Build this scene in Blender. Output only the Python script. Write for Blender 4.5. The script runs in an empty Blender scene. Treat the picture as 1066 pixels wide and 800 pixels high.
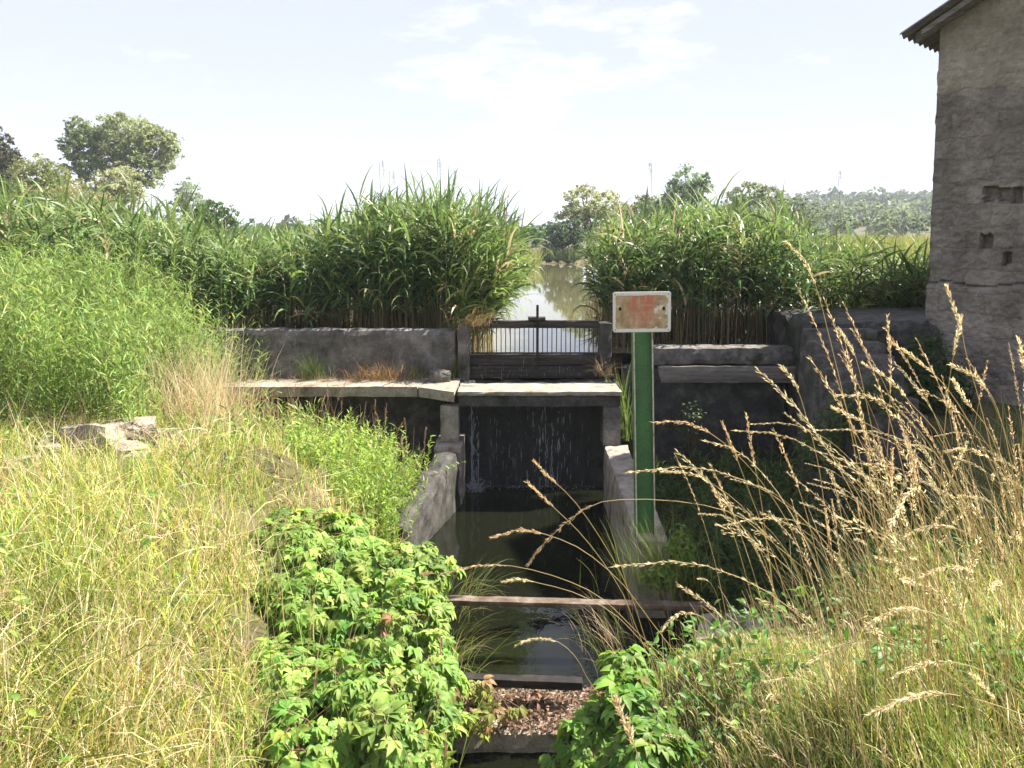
import bpy, bmesh, math, random
import numpy as np
from mathutils import Vector, Matrix, noise

random.seed(7)
RS = np.random.RandomState(11)
scn = bpy.context.scene
COL = scn.collection
R = math.radians
H = 3.0                      # eye height above datum
F, HZ, PITCH = 800.0, 252.0, 5.0
PYC = HZ + F * math.tan(R(PITCH))
POND = H - 1.345
STREAM = H - 2.79

# ------------------------------------------------------------------ helpers
def pt(px, py, Y):
    """world point seen at photo pixel (px, py) at depth Y (used to survey the place)"""
    c, s = math.cos(R(PITCH)), math.sin(R(PITCH))
    u, v = (px - 533) / F, -(py - PYC) / F
    d = Vector((u, c + v * s, -s + v * c))
    d *= Y / d.y
    return Vector((d.x, d.y, d.z + H))

def tag(o, label=None, cat=None, group=None, kind=None):
    if label: o['label'] = label
    if cat: o['category'] = cat
    if group: o['group'] = group
    if kind: o['kind'] = kind
    return o

def empty(name, loc, label, cat, group=None):
    o = bpy.data.objects.new(name, None)
    COL.objects.link(o)
    o.location = loc
    o.empty_display_size = 0.1
    return tag(o, label, cat, group)

def link(name, me, mat, parent=None, loc=None):
    o = bpy.data.objects.new(name, me)
    COL.objects.link(o)
    if mat and not me.materials: me.materials.append(mat)
    if loc is not None: o.location = loc
    if parent is not None:
        o.parent = parent
    return o

def np_mesh(name, V, Fq, cols=None, smooth=False):
    V = np.asarray(V, dtype=np.float32); Fq = np.asarray(Fq, dtype=np.int32)
    me = bpy.data.meshes.new(name)
    k = Fq.shape[1]
    me.vertices.add(len(V)); me.vertices.foreach_set('co', V.ravel())
    me.loops.add(Fq.size); me.loops.foreach_set('vertex_index', Fq.ravel())
    me.polygons.add(len(Fq))
    me.polygons.foreach_set('loop_start', np.arange(0, Fq.size, k, dtype=np.int32))
    me.polygons.foreach_set('loop_total', np.full(len(Fq), k, dtype=np.int32))
    if smooth: me.polygons.foreach_set('use_smooth', np.ones(len(Fq), dtype=bool))
    me.update(calc_edges=True)
    if cols is not None:
        a = me.color_attributes.new('tint', 'FLOAT_COLOR', 'POINT')
        c = np.ones((len(V), 4), dtype=np.float32); c[:, :3] = cols
        a.data.foreach_set('color', c.ravel())
    return me

class Geo:
    """collects quads with a tint; build() links them as one mesh"""
    def __init__(s): s.V, s.F, s.C, s.n = [], [], [], 0
    def add(s, V, Fq, C):
        s.V.append(V); s.F.append(Fq + s.n); s.C.append(C); s.n += len(V)
    def build(s, name, mat, parent=None, loc=(0, 0, 0), smooth=True):
        V = np.concatenate(s.V) - np.array(loc); 
        me = np_mesh(name, V, np.concatenate(s.F), np.concatenate(s.C), smooth)
        return link(name, me, mat, parent, None if parent is not None else loc)

def ribbons(g, base, az, L, a0, bend, w, nseg, prof, col, tip=None, twist=None, fold=0.0, power=1.0):
    """N curved tapering blades. az heading, a0 start angle from vertical, bend added along the length"""
    N = len(base)
    if N == 0: return
    az = np.asarray(az); dirh = np.stack([np.cos(az), np.sin(az), np.zeros(N)], 1)
    up = np.array([0, 0, 1.0]); side = np.cross(dirh, up)
    if twist is None: twist = np.zeros(N)
    t = np.linspace(0, 1, nseg + 1)
    th = np.asarray(a0)[:, None] + np.asarray(bend)[:, None] * ((t[:-1] + t[1:]) / 2) ** power
    st = (np.asarray(L) / nseg)[:, None]
    dh = np.cumsum(np.concatenate([np.zeros((N, 1)), st * np.sin(th)], 1), 1)
    dz = np.cumsum(np.concatenate([np.zeros((N, 1)), st * np.cos(th)], 1), 1)
    P = base[:, None, :] + dh[:, :, None] * dirh[:, None, :] + dz[:, :, None] * up
    thv = np.concatenate([th, th[:, -1:]], 1)
    nor = -np.cos(thv)[:, :, None] * dirh[:, None, :] + np.sin(thv)[:, :, None] * up
    ct, sn = np.cos(twist)[:, None, None], np.sin(twist)[:, None, None]
    sv = ct * side[:, None, :] + sn * nor
    hw = (np.asarray(w)[:, None] * prof(t)[None, :] / 2)[:, :, None]
    A, B = P - sv * hw, P + sv * hw
    V = np.stack([A, B], 2).reshape(-1, 3)
    m = nseg + 1
    i = (np.arange(N) * m * 2)[:, None] + (np.arange(nseg) * 2)[None, :]
    i = i.ravel()
    Fq = np.stack([i, i + 1, i + 3, i + 2], 1)
    if tip is None: C = np.repeat(col, m * 2, 0)
    else:
        f = (t ** 1.6)[None, :, None]
        C = np.repeat((col[:, None, :] * (1 - f) + tip[:, None, :] * f), 2, 1).reshape(-1, 3)
    g.add(V, Fq, C)

blade = lambda t: np.maximum(0.06, (1 - t) ** 0.65) * np.minimum(1, 0.55 + t * 2)
lance = lambda t: np.maximum(0.04, np.sin(np.pi * np.minimum(1, 0.10 + 0.90 * t) ** 0.62))
thin = lambda t: np.maximum(0.25, 1 - 0.7 * t)

def jit(col, n, hue=0.12, val=0.22, rs=RS):
    c = np.array(col)[None, :] * (1 + rs.uniform(-val, val, (n, 1))) * (1 + rs.uniform(-hue, hue, (n, 3)))
    return np.clip(c, 0.003, 0.95)

def pick(cols, probs, n, rs=RS, **k):
    c = np.array(cols)[rs.choice(len(cols), n, p=np.array(probs) / sum(probs))]
    return np.clip(c * (1 + rs.uniform(-.22, .22, (n, 1))) * (1 + rs.uniform(-.1, .1, (n, 3))), .003, .95)

def tube(g, pts, rad, sides, col):
    pts = np.asarray(pts, float); n = len(pts)
    T = np.gradient(pts, axis=0); T /= np.linalg.norm(T, axis=1)[:, None] + 1e-9
    ref = np.array([0.31, 0.17, 0.93]); 
    A = np.cross(T, ref); A /= np.linalg.norm(A, axis=1)[:, None] + 1e-9
    B = np.cross(T, A)
    ang = np.arange(sides) * 2 * np.pi / sides
    rad = np.broadcast_to(np.asarray(rad, float), (n,))
    V = pts[:, None, :] + rad[:, None, None] * (np.cos(ang)[None, :, None] * A[:, None, :] + np.sin(ang)[None, :, None] * B[:, None, :])
    V = V.reshape(-1, 3)
    fs = []
    for i in range(n - 1):
        for k in range(sides):
            k2 = (k + 1) % sides
            fs.append((i * sides + k, i * sides + k2, (i + 1) * sides + k2, (i + 1) * sides + k))
    C = np.broadcast_to(np.asarray(col, float), (len(V), 3)) if np.ndim(col) == 1 else np.repeat(col, sides, 0)
    g.add(V, np.array(fs, dtype=np.int32), np.array(C))

def leaves(g, pos, nrm, size, col, aspect=0.5, rs=RS, droop=0.25):
    """folded, slightly drooping leaf of 3x3 verts at each pos, blade facing nrm"""
    N = len(pos)
    nrm = nrm / (np.linalg.norm(nrm, axis=1)[:, None] + 1e-9)
    r = rs.normal(size=(N, 3)); a = np.cross(nrm, r); a /= np.linalg.norm(a, axis=1)[:, None] + 1e-9
    leaves_dir(g, pos, nrm, a, size, col, aspect, droop)

def leaves_dir(g, pos, nrm, a, size, col, aspect=0.5, droop=0.25):
    N = len(pos)
    b = np.cross(nrm, a)
    size = np.asarray(size)
    rows = [(0.0, .10, 0.0), (0.33, 1.0, 0.03), (0.68, .72, -.02), (1.0, .06, -.16)]
    V = []
    for t, wd, dz in rows:
        c = pos + a * (size * t)[:, None] + nrm * (size * dz * droop * 4)[:, None]
        h = (size * aspect * wd / 2)[:, None]
        V += [c - b * h + nrm * h * .35, c, c + b * h + nrm * h * .35]
    V = np.stack(V, 1).reshape(-1, 3)
    i = (np.arange(N) * 12)[:, None]
    q = []
    for r_ in range(3):
        for c_ in range(2):
            k = r_ * 3 + c_
            q.append(np.stack([i[:, 0] + k, i[:, 0] + k + 1, i[:, 0] + k + 4, i[:, 0] + k + 3], 1))
    g.add(V, np.concatenate(q), np.repeat(col, 12, 0))

def cards(g, pos, size, col, rs=RS, aspect=.6, up=0.35):
    """small four-point leaf sprays, random facing"""
    N = len(pos)
    n = rs.normal(size=(N, 3)); n[:, 2] += up; n /= np.linalg.norm(n, axis=1)[:, None]
    r = rs.normal(size=(N, 3)); a = np.cross(n, r); a /= np.linalg.norm(a, axis=1)[:, None]; b = np.cross(n, a)
    s = np.asarray(size)[:, None]
    V = np.stack([pos - a * s * .5, pos + b * s * aspect * .5 + n * s * .08, pos + a * s * .5, pos - b * s * aspect * .5 + n * s * .08], 1).reshape(-1, 3)
    Fq = np.arange(N * 4).reshape(-1, 4)
    g.add(V, Fq, np.repeat(col, 4, 0))

def fbm(x, y, z=0.0, o=3):
    v, a = 0.0, 1.0
    for _ in range(o):
        v += a * noise.noise(Vector((x, y, z))); x *= 2.1; y *= 2.1; z *= 2.1; a *= .5
    return v

def hexa(name, c, mat, parent=None, cell=0.07, amp=0.006, chip=0.012, seed=0, loc=None, tagd=None, nmax=60):
    """worn block between 8 corners: c[0..3] bottom ring, c[4..7] top ring (counter-clockwise)"""
    c = [Vector(p) for p in c]
    if loc is None: loc = sum(c, Vector()) / 8; loc.z = min(p.z for p in c)
    if parent is not None: loc = Vector((0, 0, 0)) if parent.type == 'EMPTY' and False else parent.location.copy()
    nx = max(2, min(nmax, round((c[1] - c[0]).length / cell))); ny = max(2, min(nmax, round((c[3] - c[0]).length / cell))); nz = max(2, min(nmax, round((c[4] - c[0]).length / cell)))
    bm = bmesh.new(); vs = {}
    def pos(i, j, k):
        u, v, w = i / nx, j / ny, k / nz
        b = (c[0] * (1 - u) + c[1] * u) * (1 - v) + (c[3] * (1 - u) + c[2] * u) * v
        t = (c[4] * (1 - u) + c[5] * u) * (1 - v) + (c[7] * (1 - u) + c[6] * u) * v
        return b * (1 - w) + t * w
    cen = sum(c, Vector()) / 8
    def vert(i, j, k):
        key = (i, j, k)
        if key not in vs:
            p = pos(i, j, k)
            e = (i in (0, nx)) + (j in (0, ny)) + (k in (0, nz))
            d = Vector((fbm(p.x * 6 + seed, p.y * 6, p.z * 6), fbm(p.x * 6, p.y * 6 + 9 + seed, p.z * 6), fbm(p.x * 6, p.y * 6, p.z * 6 + 17 + seed))) * amp
            if e >= 2:
                n = abs(fbm(p.x * 5 + seed, p.y * 5, p.z * 5 + 4)) 
                inn = Vector((0, 0, 0))
                if i == 0: inn += (pos(1, j, k) - p).normalized()
                if i == nx: inn += (pos(nx - 1, j, k) - p).normalized()
                if j == 0: inn += (pos(i, 1, k) - p).normalized()
                if j == ny: inn += (pos(i, ny - 1, k) - p).normalized()
                if k == 0: inn += (pos(i, j, 1) - p).normalized()
                if k == nz: inn += (pos(i, j, nz - 1) - p).normalized()
                d += inn * chip * (.25 + 1.6 * n)
            vs[key] = bm.verts.new(p + d - loc)
        return vs[key]
    for i in range(nx):
        for j in range(ny):
            bm.faces.new([vert(i, j, 0), vert(i, j + 1, 0), vert(i + 1, j + 1, 0), vert(i + 1, j, 0)])
            bm.faces.new([vert(i, j, nz), vert(i + 1, j, nz), vert(i + 1, j + 1, nz), vert(i, j + 1, nz)])
    for i in range(nx):
        for k in range(nz):
            bm.faces.new([vert(i, 0, k), vert(i + 1, 0, k), vert(i + 1, 0, k + 1), vert(i, 0, k + 1)])
            bm.faces.new([vert(i, ny, k), vert(i, ny, k + 1), vert(i + 1, ny, k + 1), vert(i + 1, ny, k)])
    for j in range(ny):
        for k in range(nz):
            bm.faces.new([vert(0, j, k), vert(0, j, k + 1), vert(0, j + 1, k + 1), vert(0, j + 1, k)])
            bm.faces.new([vert(nx, j, k), vert(nx, j + 1, k), vert(nx, j + 1, k + 1), vert(nx, j, k + 1)])
    bmesh.ops.recalc_face_normals(bm, faces=bm.faces)
    me = bpy.data.meshes.new(name); bm.to_mesh(me); bm.free()
    o = link(name, me, mat, parent, None if parent is not None else loc)
    if tagd: tag(o, *tagd)
    return o

def ring(x0, x1, y0, y1, z0, z1):
    return [(x0, y0, z0), (x1, y0, z0), (x1, y1, z0), (x0, y1, z0), (x0, y0, z1), (x1, y0, z1), (x1, y1, z1), (x0, y1, z1)]

def rock(name, loc, dims, mat, seed, label, cat, group=None, parent=None, rz=0, tilt=0):
    bm = bmesh.new(); bmesh.ops.create_cube(bm, size=1)
    bmesh.ops.subdivide_edges(bm, edges=bm.edges, cuts=5, use_grid_fill=True)
    for v in bm.verts:
        p = v.co.copy()
        q = p * 0.82 + p.normalized() * 0.12
        d = fbm(p.x * 1.7 + seed * 3.1, p.y * 1.7, p.z * 1.7 + seed, 4)
        q *= 1 + .22 * d
        v.co = Vector((q.x * dims[0], q.y * dims[1], q.z * dims[2]))
    me = bpy.data.meshes.new(name); bm.to_mesh(me); bm.free()
    o = link(name, me, mat, parent, loc); o.rotation_euler = (tilt, tilt * .6, rz)
    if parent is None: tag(o, label, cat, group)
    return o

# ------------------------------------------------------------------ materials
def newmat(name):
    m = bpy.data.materials.new(name); m.use_nodes = True
    nt = m.node_tree; b = nt.nodes['Principled BSDF']
    return m, nt, b

def nd(nt, t, **k):
    n = nt.nodes.new(t)
    for a, v in k.items():
        if a in n.inputs: n.inputs[a].default_value = v
        else: setattr(n, a, v)
    return n

def leafmat(name, trans=0.35, rough=0.45, spec=0.4, hue=.485, sat=1.1):
    m, nt, b = newmat(name)
    at = nd(nt, 'ShaderNodeVertexColor', layer_name='tint')
    b.inputs['Roughness'].default_value = rough
    b.inputs['Specular IOR Level'].default_value = spec
    nt.links.new(at.outputs['Color'], b.inputs['Base Color'])
    hs = nd(nt, 'ShaderNodeHueSaturation', Hue=hue, Saturation=sat, Value=1.35)
    nt.links.new(at.outputs['Color'], hs.inputs['Color'])
    tr = nd(nt, 'ShaderNodeBsdfTranslucent'); nt.links.new(hs.outputs['Color'], tr.inputs['Color'])
    mx = nd(nt, 'ShaderNodeMixShader'); mx.inputs[0].default_value = trans
    nt.links.new(b.outputs[0], mx.inputs[1]); nt.links.new(tr.outputs[0], mx.inputs[2])
    nt.links.new(mx.outputs[0], nt.nodes['Material Output'].inputs['Surface'])
    return m

def rough_mat(name, cols, scale=6, bump=0.4, rough=0.9, detail_scale=60, stops=(0.3, 0.5, 0.7), spec=0.2, stain=None, stain_scale=1.5, stain_thr=0.55, stretch=(1, 1, 1), bumpd=0.02):
    m, nt, b = newmat(name)
    tc = nd(nt, 'ShaderNodeTexCoord'); mp = nd(nt, 'ShaderNodeMapping'); mp.inputs['Scale'].default_value = stretch
    nt.links.new(tc.outputs['Object'], mp.inputs['Vector'])
    n1 = nd(nt, 'ShaderNodeTexNoise', Scale=scale, Detail=8.0, Roughness=0.65); nt.links.new(mp.outputs[0], n1.inputs['Vector'])
    cr = nd(nt, 'ShaderNodeValToRGB'); nt.links.new(n1.outputs['Fac'], cr.inputs[0])
    els = cr.color_ramp.elements
    while len(els) < len(cols): els.new(.5)
    for e, s, c in zip(els, stops, cols): e.position = s; e.color = (*c, 1)
    n2 = nd(nt, 'ShaderNodeTexNoise', Scale=detail_scale, Detail=6.0, Roughness=0.7); nt.links.new(mp.outputs[0], n2.inputs['Vector'])
    mr = nd(nt, 'ShaderNodeMapRange'); mr.inputs[1].default_value = .3; mr.inputs[2].default_value = .7; mr.inputs[3].default_value = .6; mr.inputs[4].default_value = 1.25
    nt.links.new(n2.outputs['Fac'], mr.inputs[0])
    mul = nd(nt, 'ShaderNodeMix', data_type='RGBA', blend_type='MULTIPLY'); mul.inputs['Factor'].default_value = 1
    nt.links.new(cr.outputs[0], mul.inputs['A']); nt.links.new(mr.outputs[0], mul.inputs['B'])
    out = mul.outputs['Result']
    if stain:
        n3 = nd(nt, 'ShaderNodeTexNoise', Scale=stain_scale, Detail=7.0, Roughness=0.62); nt.links.new(tc.outputs['Object'], n3.inputs['Vector'])
        m3 = nd(nt, 'ShaderNodeMapRange'); m3.inputs[1].default_value = stain_thr; m3.inputs[2].default_value = stain_thr + .12
        nt.links.new(n3.outputs['Fac'], m3.inputs[0])
        mx = nd(nt, 'ShaderNodeMix', data_type='RGBA'); nt.links.new(m3.outputs[0], mx.inputs['Factor'])
        nt.links.new(out, mx.inputs['A']); mx.inputs['B'].default_value = (*stain, 1)
        out = mx.outputs['Result']
    nt.links.new(out, b.inputs['Base Color'])
    add = nd(nt, 'ShaderNodeMath', operation='ADD'); nt.links.new(n1.outputs['Fac'], add.inputs[0]); nt.links.new(n2.outputs['Fac'], add.inputs[1])
    bp = nd(nt, 'ShaderNodeBump', Strength=bump, Distance=bumpd); nt.links.new(add.outputs[0], bp.inputs['Height'])
    nt.links.new(bp.outputs[0], b.inputs['Normal'])
    b.inputs['Roughness'].default_value = rough; b.inputs['Specular IOR Level'].default_value = spec
    return m

M = {}
M['concrete'] = rough_mat('old concrete', [(.16, .13, .11), (.29, .25, .21), (.40, .36, .31)], 7, .5, .92, 80, stain=(.07, .075, .05), stain_scale=3, stain_thr=.56)
M['pale_concrete'] = rough_mat('sun bleached concrete', [(.20, .17, .13), (.33, .29, .23), (.44, .395, .325)], 8, .6, .92, 70, stain=(.12, .105, .07), stain_scale=4, stain_thr=.54)
M['wall_concrete'] = rough_mat('mossy wall concrete', [(.075, .066, .058), (.15, .135, .125), (.27, .25, .235)], 5, .6, .9, 60, stain=(.035, .045, .022), stain_scale=3.2, stain_thr=.56)
M['dark_concrete'] = rough_mat('damp algae and shaded concrete', [(.028, .027, .025), (.06, .056, .05), (.12, .112, .10)], 6, .6, .6, 60, stain=(.02, .03, .012), stain_scale=2.5)  # damp concrete tone, also standing in for shade on wing wall and deck face
M['step'] = rough_mat('worn dark step stone', [(.05, .044, .04), (.11, .10, .092), (.22, .20, .185)], 7, .6, .9, 60, stain=(.03, .04, .018), stain_scale=3.5, stain_thr=.55)
M['wet_stone'] = rough_mat('wet black stone', [(.008, .009, .009), (.016, .017, .017), (.035, .035, .033)], 9, .9, .28, 50, spec=.5, stretch=(1, 1, .35), bumpd=.03)
M['stone'] = rough_mat('limestone rubble', [(.17, .14, .115), (.27, .23, .19), (.36, .31, .26)], 5, .7, .95, 40, stain=(.30, .27, .18), stain_scale=4)
M['soil'] = rough_mat('soil', [(.05, .042, .025), (.09, .075, .045), (.13, .11, .06)], 3, .7, .97, 40, stain=(.05, .06, .02), stain_scale=1.2, stain_thr=.5)
M['rust'] = rough_mat('weathered steel', [(.07, .045, .03), (.13, .095, .07), (.22, .18, .15)], 12, .35, .75, 90)
M['rust_dark'] = rough_mat('black painted steel', [(.012, .011, .01), (.022, .02, .018), (.05, .035, .025)], 14, .3, .6, 90)
M['wood'] = rough_mat('grey wet timber', [(.025, .02, .017), (.05, .042, .036), (.10, .085, .07)], 5, .6, .75, 40, stretch=(.25, 6, 6))
M['grey_wood'] = rough_mat('bleached plank', [(.10, .085, .07), (.20, .18, .155), (.32, .29, .26)], 5, .6, .85, 40, stretch=(.25, 6, 6))
M['bark'] = rough_mat('bark', [(.05, .04, .03), (.10, .085, .065), (.16, .14, .11)], 3, .7, .95, 20)
M['roof'] = rough_mat('fibre cement', [(.09, .08, .075), (.15, .135, .13), (.22, .20, .19)], 6, .3, .9, 60)
M['leaf'] = leafmat('leaf', .42, .52, .25)
M['reed'] = leafmat('reed leaf', .33, .45, .32, .5, 1.05)
M['straw'] = leafmat('straw', .38, .6, .2, .505, 1.0)
M['grass'] = leafmat('grass blade', .40, .5, .3)
M['tree'] = leafmat('tree foliage', .40, .6, .2)
M['stem'] = leafmat('stem', .05, .7, .2)

# green paint, chipped
M['green'] = rough_mat('green paint', [(.055, .145, .05), (.075, .19, .065), (.10, .225, .085)], 4, .12, .5, 70, spec=.4, stain=(.12, .09, .05), stain_scale=7, stain_thr=.62, bumpd=.004)

M['worn'] = rough_mat('mottled pale edge', [(.10, .16, .07), (.42, .38, .28), (.60, .56, .46)], 18, .2, .6, 70, stops=(.3, .42, .6))  # mottled pale tone for the strips on the post's front edges
# building wall: rough render in pale upper patch, grey courses below
def wall_mat():
    m, nt, b = newmat('rough rendered rubble wall')
    tc = nd(nt, 'ShaderNodeTexCoord'); sp = nd(nt, 'ShaderNodeSeparateXYZ'); nt.links.new(tc.outputs['Object'], sp.inputs[0])
    n1 = nd(nt, 'ShaderNodeTexNoise', Scale=2.2, Detail=9.0, Roughness=.68); nt.links.new(tc.outputs['Object'], n1.inputs['Vector'])
    n2 = nd(nt, 'ShaderNodeTexNoise', Scale=15.0, Detail=10.0, Roughness=.82); nt.links.new(tc.outputs['Object'], n2.inputs['Vector'])
    n3 = nd(nt, 'ShaderNodeTexVoronoi', Scale=16.0); nt.links.new(tc.outputs['Object'], n3.inputs['Vector'])
    # height boundary of the pale render, ragged by noise
    h = nd(nt, 'ShaderNodeMath', operation='MULTIPLY_ADD'); h.inputs[1].default_value = .55
    nt.links.new(n1.outputs['Fac'], h.inputs[0]); nt.links.new(sp.outputs['Z'], h.inputs[2])
    mr = nd(nt, 'ShaderNodeMapRange'); mr.inputs[1].default_value = WALL_SPLIT + .24; mr.inputs[2].default_value = WALL_SPLIT + .32
    nt.links.new(h.outputs[0], mr.inputs[0])
    lo = nd(nt, 'ShaderNodeValToRGB'); nt.links.new(n1.outputs['Fac'], lo.inputs[0])
    e = lo.color_ramp.elements; e[0].position = .33; e[0].color = (.165, .142, .12, 1); e[1].position = .66; e[1].color = (.385, .345, .295, 1)
    hi = nd(nt, 'ShaderNodeValToRGB'); nt.links.new(n1.outputs['Fac'], hi.inputs[0])
    e = hi.color_ramp.elements; e[0].position = .3; e[0].color = (.26, .225, .17, 1); e[1].position = .7; e[1].color = (.44, .40, .32, 1)
    mx = nd(nt, 'ShaderNodeMix', data_type='RGBA'); nt.links.new(mr.outputs[0], mx.inputs['Factor']); nt.links.new(lo.outputs[0], mx.inputs['A']); nt.links.new(hi.outputs[0], mx.inputs['B'])
    # courses
    wv = nd(nt, 'ShaderNodeTexWave', wave_type='BANDS', bands_direction='Z', Scale=1.15, Distortion=2.5, Detail=4.0); wv.inputs['Detail Scale'].default_value = 2.5
    nt.links.new(tc.outputs['Object'], wv.inputs['Vector'])
    m2 = nd(nt, 'ShaderNodeMapRange'); m2.inputs[1].default_value = .28; m2.inputs[2].default_value = .75; m2.inputs[3].default_value = .55; m2.inputs[4].default_value = 1.25
    nt.links.new(n2.outputs['Fac'], m2.inputs[0])
    mul = nd(nt, 'ShaderNodeMix', data_type='RGBA', blend_type='MULTIPLY'); mul.inputs['Factor'].default_value = 1
    nt.links.new(mx.outputs['Result'], mul.inputs['A']); nt.links.new(m2.outputs[0], mul.inputs['B'])
    m4 = nd(nt, 'ShaderNodeMapRange'); m4.inputs[1].default_value = 0; m4.inputs[2].default_value = .22; m4.inputs[3].default_value = .55; m4.inputs[4].default_value = 1
    nt.links.new(wv.outputs['Fac'], m4.inputs[0])
    mul2 = nd(nt, 'ShaderNodeMix', data_type='RGBA', blend_type='MULTIPLY'); mul2.inputs['Factor'].default_value = .12
    nt.links.new(mul.outputs['Result'], mul2.inputs['A']); nt.links.new(m4.outputs[0], mul2.inputs['B'])
    # faint block courses and pale stones showing through
    cz = nd(nt, 'ShaderNodeCombineXYZ'); nt.links.new(sp.outputs['X'], cz.inputs[0]); nt.links.new(sp.outputs['Z'], cz.inputs[1])
    wn = nd(nt, 'ShaderNodeTexNoise', Scale=4.0, Detail=3.0); nt.links.new(tc.outputs['Object'], wn.inputs['Vector'])
    wa = nd(nt, 'ShaderNodeVectorMath', operation='MULTIPLY_ADD'); wa.inputs[1].default_value = (.22, .16, 0); nt.links.new(wn.outputs['Color'], wa.inputs[0]); nt.links.new(cz.outputs[0], wa.inputs[2])
    bk = nd(nt, 'ShaderNodeTexBrick', Scale=1.0); bk.inputs['Brick Width'].default_value = .46; bk.inputs['Row Height'].default_value = .235; bk.inputs['Mortar Size'].default_value = .016; bk.inputs['Mortar Smooth'].default_value = .6
    bk.inputs['Color1'].default_value = (.72, .72, .72, 1); bk.inputs['Color2'].default_value = (1.12, 1.09, 1.05, 1); bk.inputs['Mortar'].default_value = (.62, .6, .57, 1)
    nt.links.new(wa.outputs[0], bk.inputs['Vector'])
    inv = nd(nt, 'ShaderNodeMapRange'); inv.inputs[3].default_value = .5; inv.inputs[4].default_value = .12; nt.links.new(mr.outputs[0], inv.inputs[0])
    mul3 = nd(nt, 'ShaderNodeMix', data_type='RGBA', blend_type='MULTIPLY'); nt.links.new(inv.outputs[0], mul3.inputs['Factor'])
    nt.links.new(mul2.outputs['Result'], mul3.inputs['A']); nt.links.new(bk.outputs['Color'], mul3.inputs['B'])
    vs_ = nd(nt, 'ShaderNodeTexVoronoi', Scale=11.0); nt.links.new(tc.outputs['Object'], vs_.inputs['Vector'])
    vr = nd(nt, 'ShaderNodeMapRange'); vr.inputs[1].default_value = .16; vr.inputs[2].default_value = .10; nt.links.new(vs_.outputs['Distance'], vr.inputs[0])
    vn = nd(nt, 'ShaderNodeMapRange'); vn.inputs[1].default_value = .52; vn.inputs[2].default_value = .6; vn.inputs[4].default_value = .6; nt.links.new(wn.outputs['Fac'], vn.inputs[0])
    vmul = nd(nt, 'ShaderNodeMath', operation='MULTIPLY'); nt.links.new(vr.outputs[0], vmul.inputs[0]); nt.links.new(vn.outputs[0], vmul.inputs[1])
    mx4 = nd(nt, 'ShaderNodeMix', data_type='RGBA'); nt.links.new(vmul.outputs[0], mx4.inputs['Factor']); nt.links.new(mul3.outputs['Result'], mx4.inputs['A']); mx4.inputs['B'].default_value = (.44, .40, .34, 1)
    nt.links.new(mx4.outputs['Result'], b.inputs['Base Color'])
    a1 = nd(nt, 'ShaderNodeMath', operation='ADD'); nt.links.new(n2.outputs['Fac'], a1.inputs[0]); nt.links.new(n3.outputs['Distance'], a1.inputs[1])
    a2 = nd(nt, 'ShaderNodeMath', operation='ADD'); nt.links.new(a1.outputs[0], a2.inputs[0]); wm_ = nd(nt, 'ShaderNodeMath', operation='MULTIPLY'); wm_.inputs[1].default_value = .08; nt.links.new(wv.outputs['Fac'], wm_.inputs[0]); nt.links.new(wm_.outputs[0], a2.inputs[1])
    a3 = nd(nt, 'ShaderNodeMath', operation='MULTIPLY_ADD'); a3.inputs[1].default_value = -.22; nt.links.new(bk.outputs['Fac'], a3.inputs[0]); nt.links.new(a2.outputs[0], a3.inputs[2])
    bp = nd(nt, 'ShaderNodeBump', Strength=.75, Distance=.03); nt.links.new(a3.outputs[0], bp.inputs['Height']); nt.links.new(bp.outputs[0], b.inputs['Normal'])
    b.inputs['Roughness'].default_value = .95; b.inputs['Specular IOR Level'].default_value = .15
    return m

def water_mat(name, base, rough, bscale, bstr, spec=.5, dist=.02):
    m, nt, b = newmat(name)
    b.inputs['Base Color'].default_value = (*base, 1); b.inputs['Roughness'].default_value = rough; b.inputs['IOR'].default_value = 1.33
    b.inputs['Specular IOR Level'].default_value = spec
    tc = nd(nt, 'ShaderNodeTexCoord'); mp = nd(nt, 'ShaderNodeMapping'); mp.inputs['Scale'].default_value = (1, .6, 1)
    nt.links.new(tc.outputs['Object'], mp.inputs['Vector'])
    n = nd(nt, 'ShaderNodeTexNoise', Scale=bscale, Detail=3.0); nt.links.new(mp.outputs[0], n.inputs['Vector'])
    bp = nd(nt, 'ShaderNodeBump', Strength=bstr, Distance=dist); nt.links.new(n.outputs['Fac'], bp.inputs['Height']); nt.links.new(bp.outputs[0], b.inputs['Normal'])
    return m
M['pond'] = water_mat('pond water', (.11, .10, .045), .03, 3.0, .06)
M['stream'] = water_mat('dark stream water', (.006, .007, .0035), .04, 6.0, .2, .6)

def fall_mat():
    m, nt, b = newmat('falling water')
    b.inputs['Base Color'].default_value = (.5, .53, .57, 1); b.inputs['Roughness'].default_value = .15
    b.inputs['Transmission Weight'].default_value = .5; b.inputs['IOR'].default_value = 1.33
    return m
M['fall'] = fall_mat()

# ------------------------------------------------------------------ terrain
def sst(a, b, x):
    t = np.clip((x - a) / (b - a), 0, 1); return t * t * (3 - 2 * t)
def lerp(a, b, t): return a * (1 - t) + b * t

def xl_edge(y):  # foot of left bank
    return np.interp(y, [-40, 2, 4, 5, 6.2, 7, 8.2], [-.5, -.42, -.36, -.46, -.85, -.9, -.62])
def xr_edge(y):
    return np.interp(y, [-40, 2, 4, 4.4, 4.75, 5.1, 6.2, 8.2], [.45, .42, .36, .5, .95, 1.3, 1.05, 1.2])

def pond_mask(x, y):
    """>0 inside the pond"""
    left = np.interp(y, [9, 12, 18, 30, 45], [-12, -12, -8, -2.2, 1.2])
    right = np.interp(y, [9, 14, 22, 34, 46], [9, 16, 22, 14, 4.6])
    far = 46.0
    return np.minimum(np.minimum(x - left, right - x), np.minimum((y - 9.1) * 2.5, far - y))

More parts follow.
